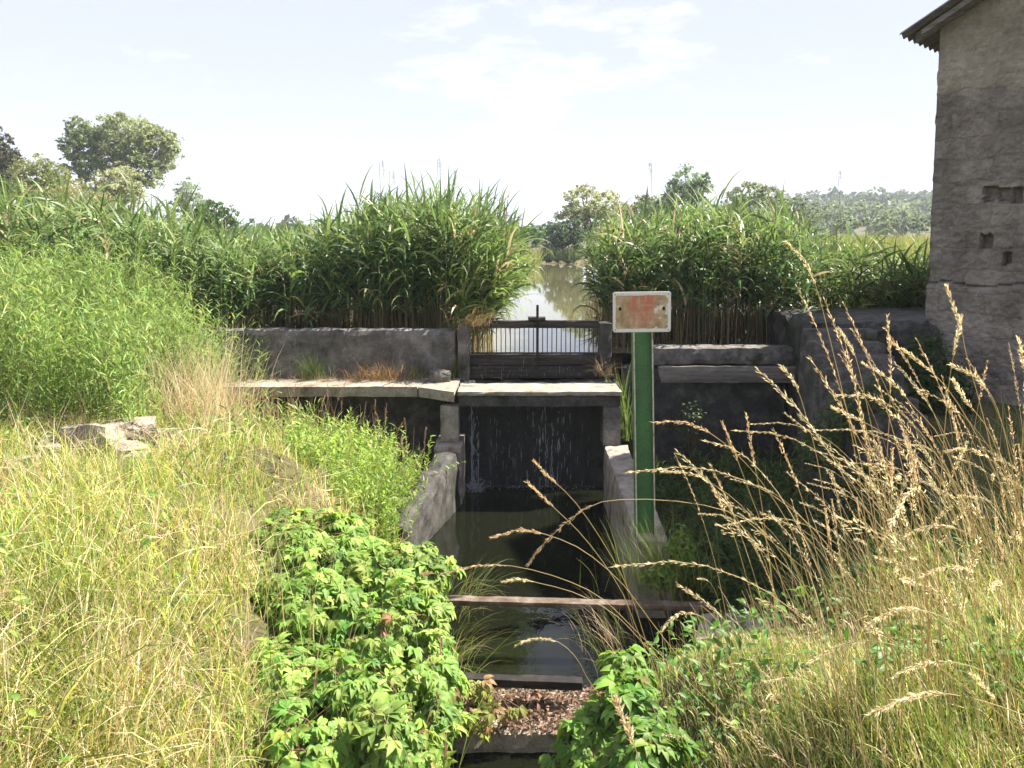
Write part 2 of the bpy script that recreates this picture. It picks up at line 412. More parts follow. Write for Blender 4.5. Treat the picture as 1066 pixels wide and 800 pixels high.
def ground(x, y):
    x = np.asarray(x, float); y = np.asarray(y, float)
    # left bank
    zl = -1.55 + 0 * x
    zl = lerp(zl, -2.10, sst(5.6, 7.0, y) * sst(-3.3, -2.5, x))
    zl = lerp(zl, -2.25, sst(7.4, 8.2, y) * sst(-3.9, -3.2, x))
    zl = lerp(zl, -1.15, sst(6.3, 8.6, y) * (1 - sst(-4.2, -3.5, x)))
    xl = xl_edge(y); xr = xr_edge(y)
    slope_l = sst(0.0, 1.0, (xl - x) / (1.25 + .65 * (1 - sst(4.9, 5.8, y))))
    zl = lerp(-2.72 + 0 * x, zl, slope_l ** .8)
    zr = lerp(-1.62 + 0 * x, -1.98, sst(2.3, 3.6, y) * (1 - .5 * sst(2.0, 3.4, x)))
    zr = lerp(zr, -2.4, sst(3.3, 4.8, y) * (1 - sst(1.5, 2.4, x)))
    zr = lerp(zr, -2.66, sst(4.3, 5.2, y) * (1 - sst(3.2, 4.6, x)))
    zr = lerp(zr, -1.7, sst(5.5, 7.6, y) * sst(3.2, 4.4, x))
    zr = lerp(-2.74 + 0 * x, zr, sst(0.0, .95, x - xr) ** .8)
    mid = (xl + xr) / 2
    z = np.where(x < mid, zl, zr)
    chan = (x > xl) & (x < xr)
    z = np.where(chan, -2.95, z)
    # behind the walls
    far = -1.12 + .35 * sst(46, 90, y) + .8 * sst(60, 160, y)
    far = far + 15 * sst(120, 400, y + .25 * x) * sst(10, 130, x - .03 * y) + 12 * sst(200, 600, y) * sst(40, 160, -x)
    z = lerp(z, far, sst(9.0, 9.35, y))
    pm = pond_mask(x, y)
    z = np.where(y > 9.1, lerp(z, -2.4, sst(-.3, .6, pm)), z)
    return z + H

def gz(x, y): return float(ground(np.array([x]), np.array([y]))[0])

def axis(lo, hi, dlo, dhi, step, far_n):
    core = np.arange(dlo, dhi + 1e-6, step)
    a = dlo - (np.geomspace(step, dlo - lo, far_n)) if lo < dlo else np.array([])
    b = dhi + (np.geomspace(step, hi - dhi, far_n)) if hi > dhi else np.array([])
    return np.concatenate([a[::-1], core, b])
xs = axis(-900, 900, -6, 6, .09, 60); ys = axis(-60, 1400, -1, 10.5, .09, 90)
X, Y = np.meshgrid(xs, ys)
Z = ground(X, Y)
bmp = np.array([[0.0]])
nz_ = (np.sin(X * 3.1 + np.sin(Y * 2.3) * 1.7) * np.sin(Y * 2.7 + np.cos(X * 1.9) * 1.3) * .03 + np.sin(X * 9.1 + Y * 4) * np.sin(Y * 8.3 - X * 3) * .012)
Z = Z + np.where(Y < 9, nz_, nz_ * 2)
nx, ny = len(xs), len(ys)
V = np.stack([X.ravel(), Y.ravel(), Z.ravel()], 1)
ii = (np.arange(ny - 1) * nx)[:, None] + np.arange(nx - 1)[None, :]; ii = ii.ravel()
Fq = np.stack([ii, ii + 1, ii + nx + 1, ii + nx], 1)
def ground_mat():
    m = M['soil']; return m
gm = rough_mat('earth and rough turf', [(.05, .042, .025), (.085, .08, .035), (.12, .115, .045)], 3.5, .9, .97, 30, stain=(.13, .105, .06), stain_scale=1.1, stain_thr=.5)
tag(link('ground', np_mesh('ground', V, Fq, None, True), gm), 'rough earth and turf banks around the sluice', 'ground', None, 'structure')

# water surfaces
def sheet(name, poly, z, mat, kind='structure', label='', cat='water'):
    me = bpy.data.meshes.new(name); me.from_pydata([(x, y, 0) for x, y in poly], [], [list(range(len(poly)))])
    o = link(name, me, mat, None, (0, 0, z)); return tag(o, label, cat, None, kind)
sheet('pond', [(-.56, 9.12), (1.12, 9.12), (1.12, 9.24), (30, 9.24), (30, 48), (-14, 48), (-14, 9.24), (-.56, 9.24)], POND, M['pond'], label='calm olive pond above the sluice reflecting the sky', cat='pond')
sheet('stream', [(-1.6, -30), (1.6, -30), (1.7, 8.55), (-1.1, 8.55)], STREAM, M['stream'], label='dark stream below the weir running to the foreground', cat='stream')

# ------------------------------------------------------------------ concrete works
hexa('retaining_wall', ring(-4.3, -.66, 9.02, 9.24, H - 2.7, H - 1.03), M['wall_concrete'], amp=.012, chip=.03, seed=1,
     tagd=('grey stained concrete retaining wall left of the sluice gate below the reeds', 'retaining wall'))
t = hexa('retaining_wall', ring(1.32, 3.3, 9.0, 9.28, H - 2.7, H - 1.47), M['dark_concrete'], amp=.012, chip=.03, seed=5,
     tagd=('dark damp retaining wall right of the green post below the pale beam', 'retaining wall'))
hexa('coping_beam', ring(1.55, 3.34, 8.93, 9.28, H - 1.445, H - 1.235), M['wall_concrete'], amp=.01, chip=.02, seed=8,
     tagd=('long grey concrete beam capping the wall beneath the right reeds', 'concrete beam'))
hexa('plank', [pt(688, 399, 8.86), pt(832, 399, 8.86), pt(832, 399, 8.91), pt(688, 399, 8.91), pt(684, 381, 8.86), pt(833, 381, 8.86), pt(833, 381, 8.91), pt(684, 381, 8.91)],
     M['grey_wood'], amp=.006, chip=.012, seed=4, tagd=('pale weathered board fixed under the concrete beam right of the post', 'board'))
# walkway ledge left + bend
zt = H - 1.60
hexa('walkway_slab', [(-4.2, 8.42, zt - .12), (-1.05, 8.42, zt - .12), (-.95, 9.0, zt - .12), (-4.2, 9.0, zt - .12), (-4.2, 8.42, zt), (-1.05, 8.42, zt), (-.95, 9.0, zt), (-4.2, 9.0, zt)],
     M['pale_concrete'], amp=.004, chip=.007, seed=2, tagd=('long thin concrete walkway slab below the left retaining wall', 'walkway slab'))
hexa('walkway_slab', [(-1.04, 8.425, zt - .12), (-.62, 8.13, zt - .12), (-.6, 9.0, zt - .12), (-.94, 9.0, zt - .12), (-1.04, 8.425, zt - .003), (-.62, 8.13, zt - .003), (-.6, 9.0, zt - .003), (-.94, 9.0, zt - .003)],
     M['pale_concrete'], amp=.003, chip=.006, seed=3, tagd=('angled concrete slab joining the left walkway to the footbridge', 'walkway slab'))
# footbridge slab with its two pillars
fb = empty('footbridge', (.28, 8.3, STREAM), 'concrete footbridge slab on two square pillars over the waterfall', 'footbridge')
hexa('deck', ring(-.585, 1.18, 8.12, 8.62, zt - .045, zt + .002), M['pale_concrete'], fb, amp=.003, chip=.005, seed=6)
hexa('shade_lintel', ring(-.57, 1.17, 8.14, 8.5, zt - .17, zt - .048), M['dark_concrete'], fb, amp=.004, chip=.008, seed=7)  # dark block below the pale top, painting shade onto the slab's front face
hexa('pillar', ring(-.775, -.575, 8.16, 8.35, H - 2.16, zt - .172), M['concrete'], fb, amp=.003, chip=.005, seed=9, cell=.05)
hexa('pillar', ring(.985, 1.175, 8.16, 8.42, H - 2.2, zt - .172), M['wall_concrete'], fb, amp=.003, chip=.005, seed=10, cell=.05)
# left abutment and wing wall
hexa('abutment', ring(-.83, -.53, 7.98, 8.6, STREAM - .25, H - 2.163), M['concrete'], amp=.005, chip=.008, seed=12, tagd=('pale square concrete abutment under the left footbridge pillar', 'abutment'), cell=.05)
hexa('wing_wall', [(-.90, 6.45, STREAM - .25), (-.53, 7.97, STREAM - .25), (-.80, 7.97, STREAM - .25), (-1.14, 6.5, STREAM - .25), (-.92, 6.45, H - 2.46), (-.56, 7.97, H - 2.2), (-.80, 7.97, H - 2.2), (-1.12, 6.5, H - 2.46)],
     M['dark_concrete'], amp=.016, chip=.022, seed=13, tagd=('rough sloping wing wall on the left edge of the stream', 'wing wall'), cell=.06)  # dark tone puts the wall face's shade into its colour
hexa('channel_wall', [(.93, 5.5, STREAM - .25), (1.22, 5.5, STREAM - .25), (1.27, 8.14, STREAM - .25), (.98, 8.14, STREAM - .25), (.93, 5.5, H - 2.20), (1.17, 5.5, H - 2.20), (1.25, 8.14, H - 2.18), (.99, 8.14, H - 2.18)],
     M['concrete'], amp=.01, chip=.014, seed=14, tagd=('low concrete channel wall along the right of the stream behind the post', 'channel wall'))
# weir face
hexa('weir_wall', ring(-.75, 1.25, 8.64, 8.98, STREAM - .3, H - 1.62), M['wet_stone'], amp=.03, chip=.01, seed=15, tagd=('wet black weir wall with water running down beneath the footbridge', 'weir'))
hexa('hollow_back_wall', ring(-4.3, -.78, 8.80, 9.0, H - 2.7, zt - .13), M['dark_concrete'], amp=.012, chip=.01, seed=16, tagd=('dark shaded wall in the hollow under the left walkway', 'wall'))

# falling water: strands, droplets and foam
g = Geo(); rs = np.random.RandomState(5)
def strands(n, x0, x1, y, ztop, zbot, w):
    x = rs.uniform(x0, x1, n); L = rs.uniform(.05, .55, n) * (ztop - zbot) ; z0 = ztop - rs.uniform(0, 1, n) * (ztop - zbot - L * .6)
    base = np.stack([x, np.full(n, y) + rs.uniform(-.02, .02, n), z0], 1)
    ribbons(g, base, rs.uniform(-1.9, -1.2, n), np.minimum(L, z0 - zbot), np.full(n, 3.1), np.full(n, -.03), rs.uniform(.3, 1, n) * w, 3, thin, np.full((n, 3), .7))
def sheetfall(n, xc, sx, y, ztop, zbot, smax, lo=.015, hi=.16):
    x = rs.normal(xc, sx, n); x += .02 * np.sin(x * 90); k = (x > -.49) & (x < .96); x = x[k]; n = len(x)
    z = ztop - (ztop - zbot) * rs.uniform(0, 1, n) ** .8; L = np.minimum(rs.uniform(lo, hi, n) ** 1.3 * 1.5, z - zbot)
    ribbons(g, np.stack([x, y + rs.uniform(-.03, .025, n), z], 1), rs.uniform(-1.9, -1.2, n), L, rs.normal(3.12, .05, n), np.full(n, -.03), rs.uniform(.25, 1, n) * smax, 3, lance, np.full((n, 3), .7))
sheetfall(170, .42, .10, 8.56, H - 1.78, STREAM, .010)
sheetfall(170, -.44, .03, 8.555, H - 1.78, STREAM, .012)
sheetfall(70, -.15, .18, 8.57, H - 1.78, STREAM, .006)
sheetfall(60, .2, .5, 8.575, H - 1.78, STREAM, .006)
sheetfall(50, .2, .4, 9.03, H - 1.34, H - 1.60, .005, .02, .1)
strands(5, -.45, 1.0, 9.00, H - 1.38, H - 1.60, .008)
n = 900
P = np.stack([rs.normal(-.42, .06, n), 8.45 + rs.uniform(-.1, .12, n), STREAM + np.abs(rs.normal(0, .05, n))], 1); cards(g, P, rs.uniform(.006, .02, n), np.full((n, 3), .8), rs)
n = 240
P = np.stack([rs.uniform(-.5, .95, n), 8.5 + rs.uniform(-.04, .08, n), STREAM + .004 + np.abs(rs.normal(0, .015, n))], 1); cards(g, P, rs.uniform(.006, .022, n), np.full((n, 3), .8), rs)
n = 320
P = np.stack([rs.uniform(-.5, .95, n), 8.57 + rs.uniform(-.03, .03, n), rs.uniform(STREAM, H - 1.8, n)], 1); cards(g, P, rs.uniform(.004, .014, n), np.full((n, 3), .8), rs)
tag(g.build('waterfall', M['fall'], loc=(.2, 8.55, STREAM)), 'thin white strands of water falling down the weir', 'waterfall', None, 'stuff')

# ------------------------------------------------------------------ sluice gate
sg = empty('sluice_gate', (.23, 9.05, H - 1.65), 'old sluice gate with beam, lifting rod and bar screen over wet boards', 'sluice gate')
hexa('post', ring(-.645, -.50, 8.98, 9.22, H - 1.66, H - .97), M['wall_concrete'], sg, amp=.008, chip=.015, seed=21, cell=.05)
hexa('post', ring(1.03, 1.18, 8.98, 9.2, H - 1.66, H - .95), M['dark_concrete'], sg, amp=.01, chip=.015, seed=22, cell=.05)
hexa('beam', ring(-.495, 1.025, 9.02, 9.12, H - 1.02, H - .925), M['wood'], sg, amp=.004, chip=.008, seed=23)
hexa('lifting_block', ring(.19, .395, 8.99, 9.14, H - .922, H - .885), M['wood'], sg, amp=.003, chip=.005, seed=24, cell=.03)
g = Geo(); tube(g, [(.30, 9.005, H - 1.5), (.30, 9.005, H - 1.1), (.30, 9.005, H - .74)], .016, 8, (.03, .028, .025)); g.build('lifting_rod', M['rust_dark'], sg, loc=sg.location)
hexa('gate_board', ring(-.495, 1.025, 9.05, 9.11, H - 1.62, H - 1.47), M['wood'], sg, amp=.006, chip=.008, seed=25)
hexa('gate_board', ring(-.495, 1.025, 9.055, 9.115, H - 1.465, H - 1.335), M['wood'], sg, amp=.006, chip=.008, seed=26)
for k in range(27):
    x = -.46 + k * .055
    if abs(x - .30) < .02: continue
    b = hexa('screen_bar', ring(x - .0055, x + .0055, 9.07, 9.085, H - 1.333, H - 1.022), M['rust_dark'], sg, amp=.001, chip=.001, seed=k, cell=.2)
hexa('screen_rail', ring(-.49, 1.02, 9.05, 9.068, H - 1.328, H - 1.308), M['rust_dark'], sg, amp=.001, chip=.001, seed=28, cell=.2)

# ------------------------------------------------------------------ sign on green post
PY, K = 5.62, 5.62 / 4.0
sp0 = pt(671.5, 570, PY)
so = empty('sign_post', (sp0.x, PY, H - 2.24), 'green steel channel post carrying a small faded sign beside the stream', 'sign post')
def ibeam():
    a, b_ = pt(659, 335, PY), pt(679, 335, PY)
    top = Vector(((a.x + b_.x) / 2, PY + .05, a.z)); bot = Vector((pt(673, 575, PY).x, PY + .05, so.location.z - .25))
    w, dp, th, tw = .068, .06, .005, .008
    # H section: two flanges seen edge-on, web between
    sec = [(-w, -dp), (-w + th, -dp), (-w + th, -tw), (w - th, -tw), (w - th, -dp), (w, -dp), (w, dp), (w - th, dp), (w - th, tw), (-w + th, tw), (-w + th, dp), (-w, dp)]
    bm = bmesh.new(); rings = []
    for p in (bot, top):
        rings.append([bm.verts.new(Vector((p.x + sx, p.y + sy, p.z)) - so.location) for sx, sy in sec])
    m = len(sec)
    for i in range(m): bm.faces.new([rings[0][i], rings[0][(i + 1) % m], rings[1][(i + 1) % m], rings[1][i]])
    for q in ((0, 1, 10, 11), (1, 2, 9, 10), (2, 3, 8, 9), (3, 4, 7, 8), (4, 5, 6, 7)):
        bm.faces.new([rings[1][i] for i in q])
    bmesh.ops.recalc_face_normals(bm, faces=bm.faces)
    me = bpy.data.meshes.new('post'); bm.to_mesh(me); bm.free()
    p = link('post', me, M['green'], so)
    for sx in (-1, 1):  # thin pale strip along each front flange edge
        bm = bmesh.new(); A = []
        for q in (bot, top):
            A.append([bm.verts.new(Vector((q.x + sx * w + dx, q.y - dp + dy, q.z - (.002 if q is top else 0))) - so.location) for dx, dy in ((-.005, -.004), (.005, -.004), (.005, .005), (-.005, .005))])
        for i in range(4): bm.faces.new([A[0][i], A[0][(i + 1) % 4], A[1][(i + 1) % 4], A[1][i]])
        bm.faces.new(A[1]); bmesh.ops.recalc_face_normals(bm, faces=bm.faces)
        me = bpy.data.meshes.new('pale_edge'); bm.to_mesh(me); bm.free(); link('pale_edge', me, M['worn'], so)
    return p
ibeam()

def sign_mat():
    m, nt, b = newmat('faded enamel sign')
    tc = nd(nt, 'ShaderNodeTexCoord'); N = nt.links.new
    sep = nd(nt, 'ShaderNodeSeparateXYZ'); N(tc.outputs['Object'], sep.inputs[0])
    def box(hw, hh, soft):
        out = []
        for ax, h in (('X', hw), ('Z', hh)):
            a = nd(nt, 'ShaderNodeMath', operation='ABSOLUTE'); N(sep.outputs[ax], a.inputs[0])
            r = nd(nt, 'ShaderNodeMapRange'); r.inputs[1].default_value = h; r.inputs[2].default_value = h - soft; N(a.outputs[0], r.inputs[0]); out.append(r)
        mu = nd(nt, 'ShaderNodeMath', operation='MULTIPLY'); N(out[0].outputs[0], mu.inputs[0]); N(out[1].outputs[0], mu.inputs[1]); return mu.outputs[0]
    n1 = nd(nt, 'ShaderNodeTexNoise', Scale=16.0, Detail=8.0, Roughness=.7); N(tc.outputs['Object'], n1.inputs['Vector'])
    mp = nd(nt, 'ShaderNodeMapping'); mp.inputs['Scale'].default_value = (60, 1, 9); N(tc.outputs['Object'], mp.inputs['Vector'])
    n2 = nd(nt, 'ShaderNodeTexNoise', Scale=1.0, Detail=4.0); N(mp.outputs[0], n2.inputs['Vector'])
    rust = nd(nt, 'ShaderNodeValToRGB'); N(n1.outputs['Fac'], rust.inputs[0])
    e = rust.color_ramp.elements; e[0].position = .32; e[0].color = (.20, .125, .065, 1); e[1].position = .66; e[1].color = (.60, .48, .31, 1)
    q = e.new(.5); q.color = (.42, .31, .17, 1)
    # red central field fading to the sides
    ax = nd(nt, 'ShaderNodeMath', operation='ABSOLUTE'); 
    sx = nd(nt, 'ShaderNodeMath', operation='SUBTRACT'); N(sep.outputs['X'], sx.inputs[0]); sx.inputs[1].default_value = .005; N(sx.outputs[0], ax.inputs[0])
    rr = nd(nt, 'ShaderNodeMapRange'); rr.inputs[1].default_value = .11; rr.inputs[2].default_value = .04; N(ax.outputs[0], rr.inputs[0])
    nm = nd(nt, 'ShaderNodeMapRange'); nm.inputs[1].default_value = .34; nm.inputs[2].default_value = .56; N(n2.outputs['Fac'], nm.inputs[0])
    zz = nd(nt, 'ShaderNodeMapRange'); zz.inputs[1].default_value = -.08; zz.inputs[2].default_value = .02; zz.inputs[3].default_value = .35; N(sep.outputs['Z'], zz.inputs[0])
    m1 = nd(nt, 'ShaderNodeMath', operation='MULTIPLY'); N(rr.outputs[0], m1.inputs[0]); N(nm.outputs[0], m1.inputs[1])
    m2 = nd(nt, 'ShaderNodeMath', operation='MULTIPLY'); N(m1.outputs[0], m2.inputs[0]); N(zz.outputs[0], m2.inputs[1])
    mxr = nd(nt, 'ShaderNodeMix', data_type='RGBA'); N(m2.outputs[0], mxr.inputs['Factor']); N(rust.outputs[0], mxr.inputs['A']); mxr.inputs['B'].default_value = (.52, .16, .09, 1)
    # flaked white paint
    n3 = nd(nt, 'ShaderNodeTexNoise', Scale=22.0, Detail=6.0, Roughness=.6); N(tc.outputs['Object'], n3.inputs['Vector'])
    fx = nd(nt, 'ShaderNodeMapRange'); fx.inputs[1].default_value = .03; fx.inputs[2].default_value = .13; fx.inputs[3].default_value = -.08; fx.inputs[4].default_value = .08; N(sep.outputs['X'], fx.inputs[0])
    fa = nd(nt, 'ShaderNodeMath', operation='ADD'); N(n3.outputs['Fac'], fa.inputs[0]); N(fx.outputs[0], fa.inputs[1])
    fl = nd(nt, 'ShaderNodeMapRange'); fl.inputs[1].default_value = .56; fl.inputs[2].default_value = .61; N(fa.outputs[0], fl.inputs[0])
    mxf = nd(nt, 'ShaderNodeMix', data_type='RGBA'); N(fl.outputs[0], mxf.inputs['Factor']); N(mxr.outputs['Result'], mxf.inputs['A']); mxf.inputs['B'].default_value = (.68, .62, .54, 1)
    # white border with ragged inner edge
    n4 = nd(nt, 'ShaderNodeTexNoise', Scale=30.0, Detail=5.0); N(tc.outputs['Object'], n4.inputs['Vector'])
    bb = box(.149, .101, .022)
    ba = nd(nt, 'ShaderNodeMath', operation='MULTIPLY_ADD'); N(n4.outputs['Fac'], ba.inputs[0]); ba.inputs[1].default_value = .5; N(bb, ba.inputs[2])
    bf = nd(nt, 'ShaderNodeMapRange'); bf.inputs[1].default_value = .78; bf.inputs[2].default_value = .95; N(ba.outputs[0], bf.inputs[0])
    mxb = nd(nt, 'ShaderNodeMix', data_type='RGBA'); N(bf.outputs[0], mxb.inputs['Factor']); mxb.inputs['A'].default_value = (.72, .69, .63, 1); N(mxf.outputs['Result'], mxb.inputs['B'])
    N(mxb.outputs['Result'], b.inputs['Base Color']); b.inputs['Roughness'].default_value = .55
    bp = nd(nt, 'ShaderNodeBump', Strength=.3, Distance=.002); N(n1.outputs['Fac'], bp.inputs['Height']); N(bp.outputs[0], b.inputs['Normal'])
    return m
def build_sign():
    c = (pt(638, 304, PY - .02) + pt(698, 346, PY - .02)) / 2
    bm = bmesh.new(); bmesh.ops.create_cube(bm, size=1)
    for v in bm.verts: v.co = Vector((v.co.x * .30, v.co.y * .006, v.co.z * .211))
    bmesh.ops.bevel(bm, geom=[e for e in bm.edges if abs((e.verts[0].co - e.verts[1].co).y) > .001], offset=.006, segments=2, affect='EDGES')
    me = bpy.data.meshes.new('sign_panel'); bm.to_mesh(me); bm.free()
    p = link('sign_panel', me, sign_mat(), so, c - so.location); p.rotation_euler = (R(3), R(-1.0), R(-3)); p.scale = (K, K, K)
    p['label'] = 'white bordered enamel panel faded to rust and red'
    def disc(name, x, z, r, col_mat, ry=1.0, dy=-.006):
        bm = bmesh.new(); bmesh.ops.create_uvsphere(bm, u_segments=12, v_segments=8, radius=1)
        for v in bm.verts: v.co = Vector((v.co.x * r, v.co.y * r * .4, v.co.z * r * ry))
        me = bpy.data.meshes.new(name); bm.to_mesh(me); bm.free()
        return link(name, me, col_mat, p, (x, dy + .002, z))
    disc('bolt', -.113, .018, .0075, M['rust_dark'], 1.3); disc('bolt', .113, .018, .008, M['rust_dark'], 1.3)
    for sx in (-1, 1):
        for sz in (-1, 1): disc('rivet', sx * .137, sz * .093, .003, M['rust'])
    disc('rivet', -.097, .096, .0022, M['rust'])
    # remains of the worn lettering: faint pale strokes of two lines, unreadable
    pm, nt, b = newmat('worn pale lettering'); b.inputs['Base Color'].default_value = (.56, .34, .25, 1); b.inputs['Roughness'].default_value = .6
    bm = bmesh.new()
    def stroke(x, z, w, h):
        vs = [bm.verts.new((x + a * w / 2, -.0036, z + c_ * h / 2)) for a, c_ in ((-1, -1), (1, -1), (1, 1), (-1, 1))]; bm.faces.new(vs)
    stroke(-.012, .066, .003, .044); stroke(.022, .036, .072, .0035); stroke(-.016, .033, .003, .012)
    rr = random.Random(3)
    for k in range(13): stroke(-.05 + k * .0095, -.003 + rr.uniform(-.004, .004), .0022, rr.uniform(.008, .02))
    for k in range(11): stroke(-.042 + k * .009, -.055 + rr.uniform(-.004, .004), .0022, rr.uniform(.01, .024))
    for k in range(4): stroke(.0 + k * .009, .055 + rr.uniform(-.006, .006), .006, .0025)
    me = bpy.data.meshes.new('lettering'); bm.to_mesh(me); bm.free(); link('lettering', me, pm, p)
build_sign()

# ------------------------------------------------------------------ beams, sill, blocks across the stream
def channel_beam(name, a, b_, w, h, mat, label, seed):
    a, b_ = Vector(a), Vector(b_)
    d = (b_ - a).normalized(); s = Vector((-d.y, d.x, 0)) * w
    c = [a, b_, b_ + s, a + s, a + Vector((0, 0, h)), b_ + Vector((0, 0, h)), b_ + s + Vector((0, 0, h)), a + s + Vector((0, 0, h))]
    return hexa(name, c, mat, amp=.002, chip=.004, seed=seed, cell=.05, tagd=(label, 'steel beam'))
channel_beam('steel_beam', pt(430, 630, 5.0), pt(742, 638, 4.95), .085, .038, M['rust'], 'long brown steel beam spanning the stream to the right bank', 31)
channel_beam('steel_beam', pt(440, 713, 4.25), pt(607, 720, 4.2), .07, .05, M['rust_dark'], 'short black steel beam lying beside the leaf littered slab', 32)
za = pt(500, 762, 4.0).z
hexa('sill_slab', ring(-.62, .62, 3.98, 4.42, za - .17, za), M['pale_concrete'], amp=.012, chip=.02, seed=33, tagd=('concrete slab across the stream strewn with brown dead leaves', 'concrete slab'))
hexa('concrete_block', [pt(722, 690, 4.45), pt(870, 690, 4.45), pt(870, 690, 4.9), pt(722, 690, 4.9), pt(722, 664, 4.45), pt(872, 664, 4.45), pt(860, 636, 5.0), pt(730, 636, 5.0)], M['pale_concrete'],
     amp=.012, chip=.02, seed=34, tagd=('pale concrete block at the end of the long beam in right grass', 'concrete block'))
g = Geo(); rs = np.random.RandomState(8); n = 2200
P = np.stack([rs.uniform(-.5, .5, n), rs.uniform(3.99, 4.4, n), za + .006 + rs.uniform(0, .02, n)], 1)
leaves(g, P, rs.normal(size=(n, 3)) * .5 + np.array([0, 0, 1]), rs.uniform(.012, .05, n), pick([(.17, .10, .065), (.24, .155, .10), (.33, .235, .165), (.10, .065, .045)], [3, 3, 2, 3], n, rs), .45, rs, .5)
tag(g.build('dead_leaves', M['straw'], loc=(0, 4.2, za)), 'brown dead leaves scattered over the concrete slab', 'dead leaves', None, 'stuff')

# stone rubble on the left bank
for k, (px, py, Yd, w, h, dpt, rz, lab) in enumerate([
    (62, 500, 5.6, .24, .15, .2, .3, 'small grey beige stone half buried in grass, leftmost of the rubble row'),
    (104, 490, 5.7, .36, .34, .28, -.2, 'largest squared stone of the rubble on the left bank'),
    (138, 476, 5.9, .30, .34, .24, .5, 'upright broken stone just right of the largest rubble stone'),
    (168, 472, 6.0, .26, .26, .24, -.4, 'upper right stone of the rubble against the weeds'),
    (136, 500, 5.55, .22, .12, .2, .9, 'flat broken stone in front of the upright rubble stone'),
    (188, 486, 5.9, .40, .08, .26, .1, 'long flat stone slab at the right end of the rubble'),
    (84, 478, 5.95, .18, .14, .18, .7, 'small stone behind the leftmost rubble stone'),
    (22, 522, 5.2, .24, .13, .2, .4, 'low weathered stone at the left edge of the photo'),
    (285, 500, 6.7, .30, .10, .2, .15, 'small pale flat stone among weeds under the walkway')]):
    p = pt(px, py, Yd); rock('rubble_stone', (p.x, p.y, max(p.z, gz(p.x, p.y) + h * .10)), (w * 1.05, dpt * 1.1, h * .8), M['stone'], k + 1, lab, 'stone', 'rubble stones on the left bank', rz=rz, tilt=.12 * (-1) ** k)
p = pt(458, 392, 8.75); rock('concrete_lump', (p.x, p.y, zt + .06), (.2, .16, .12), M['wall_concrete'], 22, 'broken concrete lump lying on the angled walkway slab', 'concrete lump', rz=.4)

# ------------------------------------------------------------------ right platform, steps, building
zp = pt(900, 332, 8.6).z
hexa('stone_platform', ring(3.3, 6.6, 8.35, 10.2, H - 2.7, zp), M['dark_concrete'], amp=.03, chip=.05, seed=41, tagd=('dark stone platform beside the shed at the top of the steps', 'platform'), cell=.1)
st = empty('stone_steps', (3.6, 7.4, H - 2.1), 'worn stone steps climbing to the dark platform by the shed', 'steps')
for k in range(7):
    z1 = zp - .07 - .115 * k
    y0 = 8.30 - .17 * (k + 1)
    hexa('step', ring(3.16 - .012 * (k % 3), 3.90 + .015 * (k % 4), y0, 8.344 - .003 * k, H - 2.75 + .004 * k, z1), M['step'], st, amp=.006, chip=.014, seed=50 + k, cell=.06)

